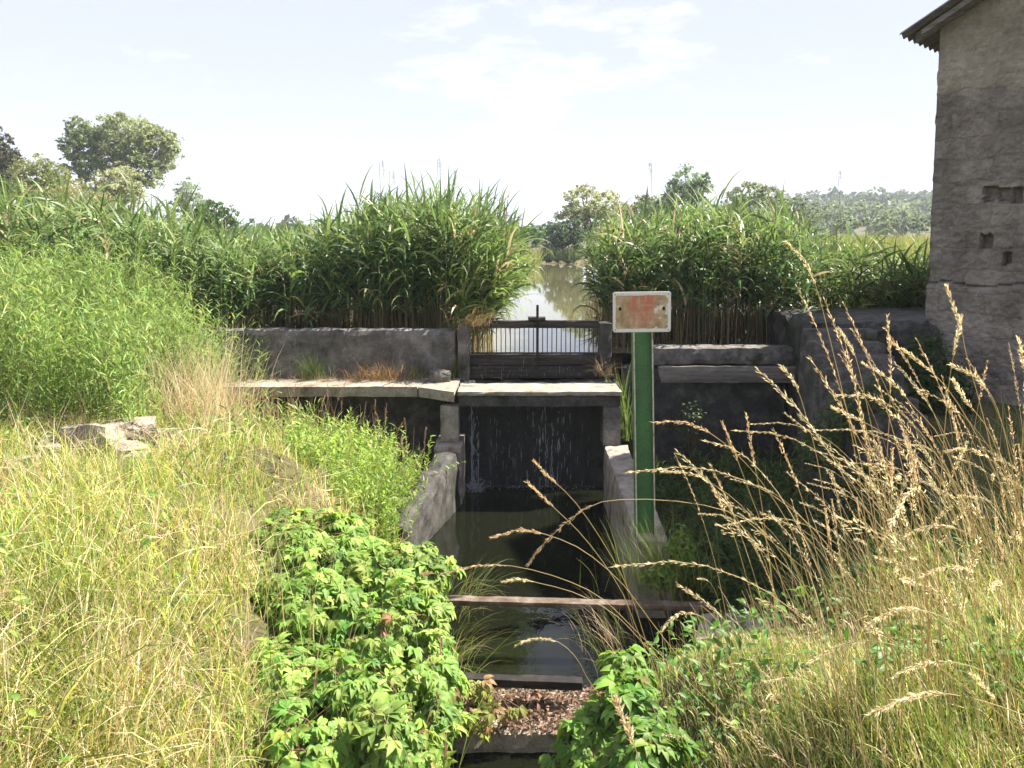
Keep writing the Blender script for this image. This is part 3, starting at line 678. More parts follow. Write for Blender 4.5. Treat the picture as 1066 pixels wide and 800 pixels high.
ANG = R(48)
u = Vector((math.cos(ANG), -math.sin(ANG), 0)); v = Vector((math.sin(ANG), math.cos(ANG), 0))
c0 = pt(966, 300, 8.5); c0.z = H - 2.1
WALL_SPLIT = (pt(968, 100, 8.5).z - c0.z)
eave_z = pt(972, 26, 8.5).z - c0.z
bl = empty('stone_shed', c0, 'tall rough stone shed with a corrugated roof edge and small holes in the wall', 'shed')
bl.rotation_euler = (0, 0, -ANG)
WM = wall_mat()
def build_shed():
    W, D = 5.0, 6.0; pitch = math.tan(R(27))
    # front face: fine grid with recessed holes, local x right, y back, z up
    holes = []
    def hole(px0, px1, py0, py1):
        # intersect pixel rays with the face plane
        r = []
        for px, py in ((px0, py1), (px1, py0)):
            a = pt(px, py, 1.0); d = a - Vector((0, 0, H)); o = Vector((0, 0, H))
            nrm = -v; s = (c0 - o).dot(nrm) / d.dot(nrm); q = o + d * s - c0
            r.append((q.dot(u), q.z))
        holes.append((r[0][0], r[1][0], r[0][1], r[1][1]))
    hole(1024, 1037, 194, 210); hole(1039, 1051, 196, 210); hole(1053, 1065, 195, 211); hole(1021, 1033, 244, 258); hole(1043, 1053, 263, 275)
    cs = .022
    xn, zn = int(1.9 / cs), int((eave_z + .9) / cs)
    bm = bmesh.new(); vs = {}
    zcrack = pt(1000, 297, 8.3).z - c0.z
    def gv(i, k):
        if (i, k) in vs: return vs[(i, k)]
        x, z = i * cs, k * cs
        zz = min(z, eave_z + max(0, x) * pitch)
        y = fbm(x * 3, 0, z * 3 + 3, 4) * .022 + fbm(x * 14, 2, z * 14, 3) * .012
        if z < zcrack + .02 * math.sin(x * 9): y -= .035
        if abs(z - zcrack - .02 * math.sin(x * 9)) < .02: y += .03
        for (x0, x1, z0, z1) in holes:
            ex = min(x - x0, x1 - x) + .012 * fbm(x * 20, z * 20, 5); ez = min(z - z0, z1 - z) + .012 * fbm(x * 20, z * 20, 9)
            if ex > 0 and ez > 0: y += .11
        x += fbm(7, 1, z * 6, 4) * .018 * max(0, 1 - x / .2)
        vs[(i, k)] = bm.verts.new((x, y, zz)); return vs[(i, k)]
    for i in range(xn):
        for k in range(zn):
            if k * cs > eave_z + (i) * cs * pitch: continue
            try: bm.faces.new([gv(i, k), gv(i + 1, k), gv(i + 1, k + 1), gv(i, k + 1)])
            except ValueError: pass
    x1 = xn * cs
    # rest of the shell: remaining front, left side, back, right (plain but closed)
    def quad(*p): bm.faces.new([bm.verts.new(q) for q in p])
    e = eave_z
    rz = e + W / 2 * pitch
    quad((x1, 0, 0), (W, 0, 0), (W, 0, e), (x1, 0, e)); quad((x1, 0, e), (W, 0, e), (W / 2, 0, rz), (x1, 0, e + x1 * pitch))
    quad((0, 0.0, 0), (0, 0.0, e), (0, D, e), (0, D, 0)); quad((W, 0, 0), (W, D, 0), (W, D, e), (W, 0, e))
    quad((0, D, 0), (0, D, e), (W, D, e), (W, D, 0)); quad((0, D, e), (W / 2, D, rz), (W, D, e))
    bmesh.ops.recalc_face_normals(bm, faces=bm.faces)
    me = bpy.data.meshes.new('wall'); bm.to_mesh(me); bm.free(); link('wall', me, WM, bl)
    # corrugated roof: sheets waved along the eave (local y), sloping in x
    ov, ovy = .30, .30
    bm = bmesh.new(); rows = []
    ny_ = 320; lam = .15; amp = .024
    for side in (0, 1):
        g0 = []
        for j in range(ny_ + 1):
            y = -ovy + (D + 2 * ovy) * j / ny_
            wv = amp * math.sin(2 * math.pi * y / lam)
            if side == 0: xa, xb = -ov, W / 2
            else: xa, xb = W + ov, W / 2
            za_, zb = e - ov * pitch + .06 + wv, rz + .06 + wv
            g0.append([bm.verts.new((xa, y, za_)), bm.verts.new((xb, y, zb)), bm.verts.new((xb, y, zb - .012)), bm.verts.new((xa, y, za_ - .012))])
        for j in range(ny_):
            a, b_ = g0[j], g0[j + 1]
            for q in range(4): bm.faces.new([a[q], a[(q + 1) % 4], b_[(q + 1) % 4], b_[q]])
        bm.faces.new(g0[0]); bm.faces.new(g0[-1][::-1])
    bmesh.ops.recalc_face_normals(bm, faces=bm.faces)
    me = bpy.data.meshes.new('roof'); bm.to_mesh(me); bm.free(); rf = link('roof', me, M['roof'], bl)
    # rake board / purlin ends under the overhang
    def bar(name, a, b_, w, h):
        a, b_ = Vector(a), Vector(b_); bm = bmesh.new()
        off = [Vector((0, 0, 0)), Vector((0, w, 0)), Vector((0, w, -h)), Vector((0, 0, -h))]
        A = [bm.verts.new(a + o) for o in off]; B = [bm.verts.new(b_ + o) for o in off]
        for q in range(4): bm.faces.new([A[q], B[q], B[(q + 1) % 4], A[(q + 1) % 4]])
        bm.faces.new(A[::-1]); bm.faces.new(B); bmesh.ops.recalc_face_normals(bm, faces=bm.faces)
        me = bpy.data.meshes.new(name); bm.to_mesh(me); bm.free(); return link(name, me, M['grey_wood'], rf)
    bar('rafter', (-.20, -.115, e - .2 * pitch + .030), (W / 2, -.115, rz + .03), .06, .10)
    bar('rafter', (-.10, -.24, e - .2 * pitch + .030), (W / 2, -.26, rz + .03), .03, .06)
build_shed()

exec_veg = True
# ------------------------------------------------------------------ vegetation
GREEN = (.075, .135, .025); YGREEN = (.16, .20, .04); STRAW = (.54, .44, .25); TAN = (.44, .31, .18); PALE = (.66, .57, .38)

def patch(x, y, f=1.0, ph=0.0):
    """slow natural variation 0..1 over the ground"""
    x = x * f; y = y * f
    v = np.sin(x * 2.1 + 1.3 * np.sin(y * 1.7 + ph)) + np.sin(y * 2.9 + 1.1 * np.sin(x * 2.3 + ph * 2)) + .7 * np.sin(x * 5.3 + y * 3.7 + ph) + .5 * np.sin(x * 9.1 - y * 7.7 + 3 * ph)
    return np.clip(.5 + v / 5.2, 0, 1)
def reed_bed(name, stems, seed, label, drop=0.0, lean_az=None, lean=0.0, loc=(0, 0, 0), green=((.055, .10, .034), (.09, .15, .048), (.19, .25, .08), (.40, .33, .18)), gp=(4, 4, 2.4, .3)):
    """stems: (N,4) x, y, base z, height"""
    rs = np.random.RandomState(seed); g = Geo(); N = len(stems)
    base = stems[:, :3]; Hh = stems[:, 3]
    az = rs.uniform(0, 2 * np.pi, N); a0 = np.abs(rs.normal(0, .05, N)); bend = rs.normal(0, .10, N)
    if lean_az is not None:
        la, ll = lean_az(stems); az = np.where(ll > .02, la + rs.normal(0, .4, N), az); a0 = a0 + ll * .4; bend = bend + ll
    scol = pick([(.30, .22, .12), (.20, .17, .07), (.14, .15, .05)], [3, 2, 1], N, rs)
    ribbons(g, base, az, Hh, a0, bend, rs.uniform(.007, .011, N), 6, thin, scol, pick([(.10, .15, .035)], [1], N, rs), twist=rs.uniform(0, 3, N))
    dead = rs.uniform(size=N) < .02; vigour = rs.uniform(.7, 1.15, N)
    # leaves at nodes
    for q in range(14):
        f = .30 + .66 * (q + rs.uniform(0, .8, N)) / 14
        keep = rs.uniform(size=N) < (0.55 if f.mean() < .45 else .95)
        n = keep.sum()
        th = (a0 + bend * f / 2)[keep]; fk = f[keep]
        dh = Hh[keep] * fk * np.sin(th); dz = Hh[keep] * fk * np.cos(th)
        p = base[keep] + np.stack([np.cos(az[keep]) * dh, np.sin(az[keep]) * dh, dz], 1)
        laz = rs.uniform(0, 2 * np.pi, n)
        if lean_az is not None:
            laz = np.where(ll[keep] > .02, la[keep] + rs.normal(0, .9, n), laz)
        L = vigour[keep] * rs.uniform(.32, .62, n) * (1.0 - .25 * np.abs(fk - .7))
        top = fk > .90
        la0 = np.where(top, rs.uniform(.05, .75, n), rs.uniform(.4, 1.15, n)); lb = np.where(top, rs.uniform(.1, 1.4, n), rs.uniform(.6, 2.6, n))
        c = pick(green, gp, n, rs) * (.8 + .45 * patch(p[:, 0], p[:, 2], 1.6, 1.0) * rs.uniform(.8, 1.2, n))[:, None]
        yg = np.clip((fk - .66) * 2.0, 0, .5)[:, None] * rs.uniform(.2, 1, (n, 1)); c = c * (1 - yg) + np.array([.22, .29, .075]) * yg * rs.uniform(.75, 1.2, (n, 1))
        c[dead[keep]] = pick([(.40, .31, .19), (.30, .22, .13)], [1, 1], int(dead[keep].sum()), rs)
        ribbons(g, p, laz, L, la0, lb, rs.uniform(.016, .037, n), 5, lance, c, None, twist=rs.normal(0, .7, n), power=1.6)
    # old stems and matted litter low down, deep into the bed
    x0, x1, y0 = stems[:, 0].min(), stems[:, 0].max(), stems[:, 1].min()
    n = int(N * 2.6); i = rs.randint(0, N, n)
    b = stems[i, :3] + np.stack([rs.normal(0, .12, n), rs.uniform(0, 2.4, n) * (rs.uniform(0, 1, n) < .75), np.zeros(n)], 1)
    k = (b[:, 0] < -.72) | (b[:, 0] > 1.25); b = b[k]; n = len(b)
    ribbons(g, b, rs.uniform(0, 6.3, n), rs.uniform(.35, 1.0, n), np.abs(rs.normal(.05, .12, n)), rs.normal(0, .25, n), rs.uniform(.006, .012, n), 3, thin, pick([(.20, .145, .085), (.13, .10, .06), (.28, .21, .13), (.07, .065, .035)], [2, 2, 1.2, 2], n, rs), twist=rs.uniform(0, 3, n))
    n2 = n; j = rs.randint(0, n, n2)
    ribbons(g, b[j] + np.array([0, 0, .02]), rs.uniform(0, 6.3, n2), rs.uniform(.2, .5, n2), rs.uniform(.3, 1.2, n2), rs.uniform(.2, 1.4, n2), rs.uniform(.01, .02, n2), 3, lance, pick([(.16, .12, .07), (.09, .08, .045), (.08, .11, .035)], [2, 2, 2], n2, rs), twist=rs.normal(0, .6, n2))
    o = g.build(name, M['reed'], loc=loc)
    return tag(o, label, 'reeds', None, 'stuff')

def stems_px(n, px0, px1, y0, y1, top, seed, zbase=None, var=.19):
    rs = np.random.RandomState(seed)
    px = rs.uniform(px0, px1, n); Yv = y0 + (y1 - y0) * rs.uniform(0, 1, n) ** .8
    xs_ = (px - 533) / F * Yv
    zb = np.full(n, POND - .05) if zbase is None else np.array([zbase(a, b) for a, b in zip(xs_, Yv)])
    tp = np.interp(px, [t[0] for t in top], [t[1] for t in top])
    tz = np.array([pt(p, t_, y_).z for p, t_, y_ in zip(px, tp, Yv)])
    # what stands further back tops out lower against the sky, as the front row hides it
    hh = np.clip(tz - zb, .5, 3.2) * (1 + rs.normal(0, var * .5, n) - .04)
    return np.stack([xs_, Yv, zb, hh], 1)

# left bed (behind the retaining wall, onto the bank at the far left)
zb_l = lambda x, y: max(POND - .05, gz(x, y)) if pond_mask(x, y) < .2 else POND - .05
topL = [(-120, 208), (0, 208), (60, 214), (120, 226), (170, 228), (215, 242), (250, 256), (300, 254), (345, 242), (380, 226), (410, 214)]
s1 = stems_px(1500, -110, 395, 9.35, 13.2, topL, 21, zb_l)
reed_bed('reed_bed', s1, 22, 'dense tall green reeds behind the left retaining wall', loc=(-4, 10.5, POND))
topC = [(360, 242), (400, 222), (440, 216), (480, 218), (510, 230), (530, 258)]
s2 = stems_px(760, 378, 512, 9.4, 12.2, topC, 23)
def leanC(s):
    ll = np.clip((s[:, 0] + .7) / .6, 0, 1) * np.random.RandomState(3).uniform(.0, .42, len(s)); return np.full(len(s), -.35), ll
reed_bed('reed_bed', s2, 24, 'tallest clump of reeds leaning over the pond left of the sluice gate', lean_az=leanC, loc=(-1.2, 10.2, POND),
         green=((.055, .10, .034), (.09, .15, .048), (.20, .26, .085), (.40, .33, .18)), gp=(4, 4, 2.8, .3))
topR = [(588, 290), (605, 268), (640, 242), (700, 230), (760, 226), (810, 232), (850, 256)]
s3 = stems_px(900, 626, 845, 9.5, 12.6, topR, 25)
def leanR(s):
    ll = np.clip((1.3 - s[:, 0]) / .4, 0, 1) * np.random.RandomState(4).uniform(.0, .4, len(s)); return np.full(len(s), 3.3), ll
reed_bed('reed_bed', s3, 26, 'thick reed clump with bare tan stems behind the sign', lean_az=leanR, loc=(2.3, 10.4, POND))
rsx = np.random.RandomState(91); n_ = 75; xx = rsx.uniform(-.9, -.40, n_)
s5 = np.stack([xx, rsx.uniform(9.32, 10.0, n_), np.full(n_, POND - .05), rsx.uniform(.7, 1.45, n_)], 1)
reed_bed('leaning_reeds', s5, 92, 'low green reeds drooping over the water at the left gate post', lean_az=lambda s: (np.full(len(s), -.3), np.random.RandomState(6).uniform(.15, .65, len(s))), loc=(-.5, 9.6, POND),
         green=((.10, .17, .045), (.16, .23, .06), (.25, .31, .09), (.42, .34, .18)), gp=(3, 4, 3, .3))
topRR = [(840, 268), (880, 262), (930, 272), (975, 280)]
s4 = stems_px(300, 842, 975, 10.0, 13.0, topRR, 27)
reed_bed('reed_bed', s4, 28, 'thinner dark reeds between the thick clump and the shed', loc=(4.8, 11, POND), green=((.065, .11, .035), (.105, .155, .05), (.21, .245, .08), (.40, .33, .19)))

# reed plumes standing above the beds, each a thing
def plume_reed(px, ptop, pbase, Yd, seed, label):
    rs = np.random.RandomState(seed)
    a = pt(px, pbase, Yd); a.z = POND - .03; b_ = pt(px + rs.uniform(-4, 6), ptop, Yd)
    o = empty('flowering_reed', a, label, 'reed', 'flowering reeds')
    pts = np.array([a.lerp(b_, t_) + Vector((.04 * math.sin(t_ * 3 + seed), 0, 0)) * t_ for t_ in np.linspace(0, 1, 8)])
    g = Geo(); tube(g, pts, np.linspace(.005, .0025, 8), 5, (.17, .15, .07)); g.build('stem', M['stem'], o, loc=a)
    g = Geo(); n = 130; f = rs.uniform(0, 1, n) ** .8
    p = np.array(b_)[None] - np.array([0, 0, .22])[None] * (1 - f)[:, None] + np.stack([rs.normal(.02, .018, n) * (1.2 - f), rs.normal(0, .018, n) * (1.2 - f), np.zeros(n)], 1)
    ribbons(g, p, rs.uniform(-1, 1, n), rs.uniform(.02, .05, n), rs.uniform(.3, 1, n), rs.uniform(.5, 1.4, n), np.full(n, .004), 2, thin, pick([(.16, .10, .08), (.24, .16, .11)], [1, 1], n, rs))
    g.build('plume', M['straw'], o, loc=a)
plume_reed(397, 168, 320, 9.9, 1, 'flowering reed with dark plume, leftmost above the tallest clump')
plume_reed(408, 178, 320, 10.2, 2, 'short flowering reed just right of the leftmost plume')
plume_reed(455, 166, 320, 9.9, 3, 'tallest flowering reed at the middle of the tallest clump')
plume_reed(467, 178, 320, 10.3, 4, 'bent brown plume right of the tallest flowering reed')
plume_reed(677, 170, 320, 10.0, 5, 'flowering reed with dark plume rising left of the round tree')
plume_reed(668, 198, 320, 10.3, 6, 'small nodding reed plume above the sign')
plume_reed(877, 178, 320, 11.0, 7, 'thin straight reed stem rising near the far hills')

# ------------------------------------------------------------------ trees
def tree(name, px, pb, Yd, lobes, seed, label, cols, cat='tree', n_per=1300, leaf=.3, trunk=True, base=None, group='trees around the pond', tr=.25):
    """lobes: (px, py, rx px, ry px) in the photo at depth Yd -> ellipsoid masses with real depth"""
    rs = np.random.RandomState(seed)
    b0 = pt(px, pb, Yd); zg = gz(b0.x, Yd) if base is None else base; b0.z = zg - .1
    o = empty(name, b0, label, cat, group)
    g = Geo(); k = Yd / F; cen = []
    n_per *= 1.45; leaf *= .68; cols = [(a * 1.12, b_ * 1.16, c_ * 1.3) for a, b_, c_ in cols]
    for (lx, ly, rx, ry) in lobes:
        c = pt(lx, ly, Yd + rs.uniform(-1, 1) * rx * k * .6); rX, rZ = rx * k, ry * k; rY = (rX + rZ) / 2
        cen.append((c, rX, rZ))
        n = int(n_per * (rx * ry) / 400 * (40 / max(20, rx)) ** .3) + 120
        # twig clusters on an uneven shell; gaps between clusters
        m = max(14, n // 24)
        d = rs.normal(size=(m, 3)); d /= np.linalg.norm(d, axis=1)[:, None]
        rad = rs.uniform(.35, 1.02, m) ** .6 * (1 + .16 * np.sin(d[:, 0] * 5 + seed) * np.cos(d[:, 2] * 6 + seed))
        cc = d * rad[:, None] * np.array([rX, rY, rZ])
        cl = rs.uniform(.08, .22, m) * min(rX, rZ)
        idx = rs.randint(0, m, n)
        p = cc[idx] + rs.normal(size=(n, 3)) * (cl[idx] * .62)[:, None] * np.array([1.1, 1.1, .8]) + np.array(c)
        tone = rs.uniform(.7, 1.3, m)[idx]
        col = np.clip(pick(cols, [1] * len(cols), n, rs) * tone[:, None], .004, .9)
        cards(g, p, rs.uniform(.6, 1.3, n) * leaf, col, rs, .6)
    g.build('crown', M['tree'], o, loc=b0)
    if trunk:
        g = Geo(); top = sum((c for c, _, _ in cen), Vector()) / len(cen)
        fork = Vector(b0).lerp(top, .55)
        tube(g, [b0, Vector(b0).lerp(fork, .5) + Vector((.05, 0, 0)), fork], [tr, tr * .8, tr * .6], 8, (.1, .085, .065))
        for c, rX, rZ in cen:
            q = c + Vector((0, 0, rZ * .3)); mid = fork.lerp(q, .5) + Vector((rs.uniform(-.2, .2) * rX, rs.uniform(-.2, .2) * rX, 0))
            tube(g, [fork, mid, q], [tr * .5, tr * .3, tr * .08], 6, (.1, .085, .065))
            for _ in range(4):
                e = c + Vector((rs.uniform(-.8, .8) * rX, rs.uniform(-.8, .8) * rX, rs.uniform(-.3, .8) * rZ))
                tube(g, [mid, mid.lerp(e, .5) + Vector((0, 0, .1 * rZ)), e], [tr * .25, tr * .15, tr * .04], 5, (.1, .085, .065))
        g.build('trunk', M['bark'], o, loc=b0)
    return o
OL = [(.17, .20, .08), (.22, .25, .10), (.27, .29, .13)]
tree('broadleaf_tree', 130, 225, 58, [(130, 145, 34, 26), (158, 155, 28, 25), (112, 158, 22, 28), (145, 180, 26, 18), (176, 150, 11, 14)], 3, 'largest round olive green tree rising above the left reeds', OL, n_per=1500, leaf=.34)
tree('broadleaf_tree', 84, 225, 56, [(82, 150, 16, 25), (88, 172, 18, 18), (80, 138, 12, 14)], 4, 'narrow upright tree touching the left side of the largest tree', [(.15, .19, .08), (.20, .24, .10)], leaf=.32)
tree('conifer_tree', 4, 230, 46, [(2, 165, 14, 26), (12, 172, 14, 16), (-8, 160, 14, 28), (4, 190, 22, 16)], 5, 'dark brown green tree at the left edge of the photo', [(.06, .055, .03), (.08, .075, .035), (.045, .05, .025)], leaf=.25)
tree('broadleaf_tree', 40, 235, 44, [(38, 185, 26, 22), (62, 192, 22, 16), (24, 198, 26, 14), (78, 205, 20, 16)], 6, 'low spreading olive tree right of the dark leftmost tree', [(.16, .18, .06), (.21, .22, .08)], leaf=.25)
tree('round_bush', 122, 238, 40, [(122, 192, 22, 20), (132, 200, 18, 16), (108, 202, 14, 14)], 7, 'pale yellow green rounded bush below the largest tree', [(.27, .28, .13), (.32, .32, .16)], cat='bush', leaf=.2)
tree('round_bush', 78, 240, 36, [(75, 210, 30, 18), (100, 215, 20, 16), (55, 206, 16, 14)], 8, 'straw coloured bush behind the left reeds beside the pale rounded bush', [(.30, .27, .13), (.34, .30, .15)], cat='bush', leaf=.18)
tree('broadleaf_tree', 195, 240, 80, [(194, 200, 14, 15), (202, 212, 14, 12), (186, 214, 10, 10)], 9, 'hazy grey green tree right of the largest tree', [(.22, .26, .14)], leaf=.35)
tree('broadleaf_tree', 225, 245, 40, [(220, 222, 20, 14), (234, 230, 14, 12), (206, 228, 16, 14)], 10, 'dark green bushy tree above the reeds between grey tree and centre', [(.065, .115, .03), (.09, .14, .035)], leaf=.22)
tree('broadleaf_tree', 330, 250, 60, [(300, 240, 26, 10), (340, 238, 22, 10), (370, 236, 22, 9)], 11, 'low distant green tree behind the reeds left of the tallest clump', [(.09, .14, .04)], leaf=.35)
tree('willow_tree', 612, 272, 52, [(606, 210, 20, 17), (630, 215, 18, 18), (596, 228, 18, 18), (622, 235, 26, 20)], 12, 'pale olive willow on the far shore right of the gap', [(.30, .32, .16), (.35, .35, .18), (.25, .28, .13)], leaf=.28)
tree('broadleaf_tree', 578, 276, 48, [(580, 244, 15, 16), (592, 256, 16, 18), (572, 262, 9, 13), (598, 240, 14, 14)], 13, 'dark blue green tree at the waterline on the far shore', [(.06, .09, .045), (.08, .115, .055)], leaf=.26)
tree('broadleaf_tree', 712, 262, 56, [(714, 192, 18, 18), (702, 205, 18, 16), (728, 200, 13, 16), (690, 222, 18, 16), (735, 188, 7, 8)], 14, 'round grey green tree rising behind the sign reeds', [(.14, .19, .09), (.19, .24, .11)], leaf=.28)
tree('broadleaf_tree', 788, 262, 66, [(780, 202, 20, 13), (800, 205, 18, 12), (765, 210, 14, 12)], 15, 'faint broad tree right of the round grey green tree', [(.18, .21, .10), (.22, .25, .11)], leaf=.34)
tree('broadleaf_tree', 655, 262, 60, [(650, 228, 24, 18), (672, 222, 20, 18), (640, 240, 20, 16), (690, 236, 24, 18)], 18, 'soft green tree between the willow and the round grey green tree', [(.15, .19, .08), (.19, .23, .10)], leaf=.3)
tree('broadleaf_tree', 828, 262, 80, [(822, 216, 22, 12), (845, 220, 20, 10), (806, 222, 18, 12)], 19, 'soft hazy tree filling the skyline left of the thin straight reed', [(.15, .18, .09), (.18, .21, .10)], leaf=.36)
tree('broadleaf_tree', 543, 262, 62, [(540, 246, 13, 12), (552, 250, 13, 10), (530, 242, 12, 12), (560, 246, 9, 12)], 16, 'fresh green low tree on the far shore left of the gap', [(.08, .16, .04), (.11, .19, .05)], leaf=.32)
tree('broadleaf_tree', 566, 270, 110, [(560, 243, 8, 8), (572, 238, 7, 9), (552, 240, 9, 7)], 17, 'small distant dark tree seen at the end of the pond', [(.06, .10, .045)], leaf=.5)
for k, (px, py, rx, ry, Yd) in enumerate([(865, 222, 24, 10, 130), (905, 218, 20, 10, 150), (940, 224, 26, 9, 140), (840, 226, 18, 9, 120), (885, 232, 18, 7, 100), (958, 234, 16, 7, 95), (922, 232, 14, 6, 105)]):
    tree('field_tree', px, py + ry, Yd, [(px, py, rx, ry), (px + rx * .5, py + 2, rx * .6, ry * .8), (px - rx * .5, py + 3, rx * .6, ry * .7)], 60 + k,
         ['wide hazy tree in the field above the thin reeds', 'round hazy tree in the field below the hill crest', 'long hazy tree group member nearest the shed in the field', 'small field tree at the right end of the thick reed clump',
          'low shrub in the field under the wide hazy tree', 'low shrub in the field touching the shed edge', 'smallest low shrub between the other two field shrubs'][k],
         [(.13, .17, .08), (.17, .21, .09)], leaf=.6, n_per=700, group='trees in the far field', trunk=k < 4)

# wooded hill far right and far treeline
g = Geo(); rs = np.random.RandomState(40)
def wood(n, xr, yr, hgt, sz, cols, per):
    for _ in range(n):
        x = rs.uniform(*xr); y = rs.uniform(*yr); z = gz(x, y); r = rs.uniform(.6, 1.3) * hgt * .5
        d = rs.normal(size=(per, 3)); d /= np.linalg.norm(d, axis=1)[:, None]; d[:, 2] = np.abs(d[:, 2]) * rs.uniform(.8, 1.2)
        p = np.array([x, y, z + .15 * r]) + d * rs.uniform(.6, 1.05, (per, 1)) * np.array([r * 1.1, r * 1.1, r * 1.5])
        cards(g, p, rs.uniform(.6, 1.3, per) * sz, pick(cols, [1] * len(cols), per, rs) * rs.uniform(.86, 1.14), rs, .8)
wood(1000, (40, 420), (240, 430), 7.5, 1.7, [(.065, .09, .055), (.085, .115, .06), (.11, .135, .07)], 120)
wood(260, (50, 260), (150, 260), 6, 1.6, [(.11, .15, .07), (.14, .18, .08)], 90)
tag(g.build('forest', M['tree'], loc=(200, 380, 10)), 'hazy wooded hillside on the right horizon', 'forest', None, 'stuff')
g = Geo()
wood(160, (-160, 60), (150, 260), 5, 1.4, [(.07, .11, .045), (.09, .13, .05)], 80)
tag(g.build('treeline', M['tree'], loc=(-40, 200, 2)), 'low distant treeline along the horizon behind the pond', 'treeline', None, 'stuff')

# far shore reeds and field sward
g = Geo(); rs = np.random.RandomState(41)
def far_reeds(n, px, Yr, hh, cols, w=.05):
    pxs = rs.uniform(px[0], px[1], n); Yv = rs.uniform(*Yr, n); x = (pxs - 533) / F * Yv
    z = np.maximum(ground(x, Yv), POND - .1)
    ribbons(g, np.stack([x, Yv, z], 1), rs.uniform(0, 6.3, n), rs.uniform(.7, 1.2, n) * hh, np.abs(rs.normal(0, .1, n)), rs.uniform(0, .9, n), np.full(n, w) * Yv / 40, 3, lance, pick(cols, [1] * len(cols), n, rs), twist=rs.uniform(0, 3, n))
far_reeds(260, (536, 562), (39, 44), 1.1, [(.28, .24, .11), (.22, .23, .09), (.13, .18, .05)])
far_reeds(500, (560, 606), (46.2, 48), .8, [(.10, .12, .05), (.06, .09, .04)])
far_reeds(5000, (790, 985), (20, 75), 1.5, [(.20, .24, .06), (.24, .25, .08), (.15, .20, .05)], .045)
far_reeds(1800, (240, 530), (20, 46), 1.4, [(.10, .16, .05), (.15, .18, .06)])
tag(g.build('far_reeds', M['grass'], loc=(5, 40, POND)), 'yellow green reeds fringing the far shore of the pond', 'reeds', None, 'stuff')

# ------------------------------------------------------------------ near ground cover
def scatter(n, xr, yr, seed, ok=None, near=False):
    rs = np.random.RandomState(seed); x = rs.uniform(*xr, n); y = rs.uniform(*yr, n)
    if near: y = yr[0] * (yr[1] / yr[0]) ** rs.uniform(0, 1, n); x = rs.uniform(max(xr[0], -9), xr[1], n) * np.clip(y * .78 / 6 + .12, 0, 1)
    if ok is not None: k = ok(x, y, rs); x, y = x[k], y[k]
    return np.stack([x, y, ground(x, y) - .01], 1), rs
STN = [(pt(a, b_, c_).x, c_) for a, b_, c_ in ((62, 497, 5.5), (108, 488, 5.55), (150, 470, 5.75), (140, 498, 5.4), (185, 484, 5.75), (22, 520, 5.05), (108, 500, 5.3), (150, 505, 5.2), (60, 505, 5.25))]
near_stone = lambda x, y: np.min([np.hypot(x - a, np.where(y < b_, .45, .8) * (y - b_)) for a, b_ in STN], axis=0) < .125
left_ok = lambda x, y, rs: ~near_stone(x, y) & (x < xl_edge(y) - .12) & ~((x > -(.362 + .03 * np.sin(y * 7) - .05 * rs.uniform(0, 1, len(x)) ** 2) * y) & (y < 5.15 + .15 * np.sin(x * 6)) & (rs.uniform(size=len(x)) < .985)) & (np.abs(x) < y * .75 + .5) & ~((y > 8.3) & (x > -4.2))
def sward(g, b, rs, hr, greens, straws, straw_amt, az=None, azs=2, bend=(.2, 1.8), hmul=None, w=(.0026, .0075)):
    kk = rs.uniform(size=len(b)) < .35 + .9 * patch(b[:, 0], b[:, 1], 3.1, 9.0); b = b[kk]; hmul = None if hmul is None else np.asarray(hmul)[kk]
    if hmul is None: hmul = np.where((b[:, 0] > -3.0) & (b[:, 1] > 5.7), .6, 1.0)
    n = len(b); pt_ = patch(b[:, 0], b[:, 1]); p2 = patch(b[:, 0], b[:, 1], 1.7, 2.2)
    h = rs.uniform(*hr, n) * (.55 + .9 * pt_) * (1 if hmul is None else hmul)
    hue = rs.uniform(.5, 1.35, (n, 1)); dry = rs.uniform(size=n) < straw_amt * (.3 + 1.5 * p2)
    c = np.where(dry[:, None], pick(straws, [1] * len(straws), n, rs), pick(greens, [1] * len(greens), n, rs) * (.75 + .5 * patch(b[:, 0], b[:, 1], .8, 4.0))[:, None]) * hue
    tipc = np.clip(c, .01, .8) * np.array([1.25, 1.12, 1.15])
    a = rs.uniform(0, 6.3, n) if az is None else rs.normal(az, azs, n)
    ribbons(g, b, a + 2.2 * (p2 - .5), h, np.abs(rs.normal(.12, .25, n)), rs.uniform(*bend, n), rs.uniform(*w, n), 4, blade, c, np.clip(tipc, 0, .9), twist=rs.normal(0, .6, n), power=1.3)
LG = [(.21, .31, .055), (.29, .36, .07), (.37, .40, .09), (.14, .25, .05)]
LS = [(.58, .50, .28), (.70, .61, .40), (.48, .40, .21), (.54, .51, .20)]
g = Geo()
b, rs = scatter(90000, (-6, -.1), (1.3, 7.6), 51, left_ok, True); sward(g, b, rs, (.10, .36), LG, LS, .36)
b, rs = scatter(45000, (-6, -.1), (1.3, 7.6), 251, left_ok, True); sward(g, b, rs, (.04, .14), LG, LS, .5, bend=(.4, 2.4), w=(.003, .007))
b, rs = scatter(3500, (-6, -.1), (1.3, 7.6), 352, left_ok, True); sward(g, b, rs, (.18, .42), LG, LS, .2, bend=(.8, 2.4), w=(.007, .014))
b, rs = scatter(2200, (-6, -.3), (1.2, 7.6), 52, left_ok); n = len(b)
ribbons(g, b, rs.uniform(0, 6.3, n), rs.uniform(.25, .65, n), np.abs(rs.normal(.2, .35, n)), rs.normal(0, .5, n), rs.uniform(.002, .0036, n), 4, thin, pick([PALE, STRAW, TAN], [2, 2, 1], n, rs), twist=rs.uniform(0, 3, n))
b, rs = scatter(1400, (-6, -.3), (1.2, 7.6), 152, left_ok); n = len(b); b[:, 2] += rs.uniform(.05, .25, n)
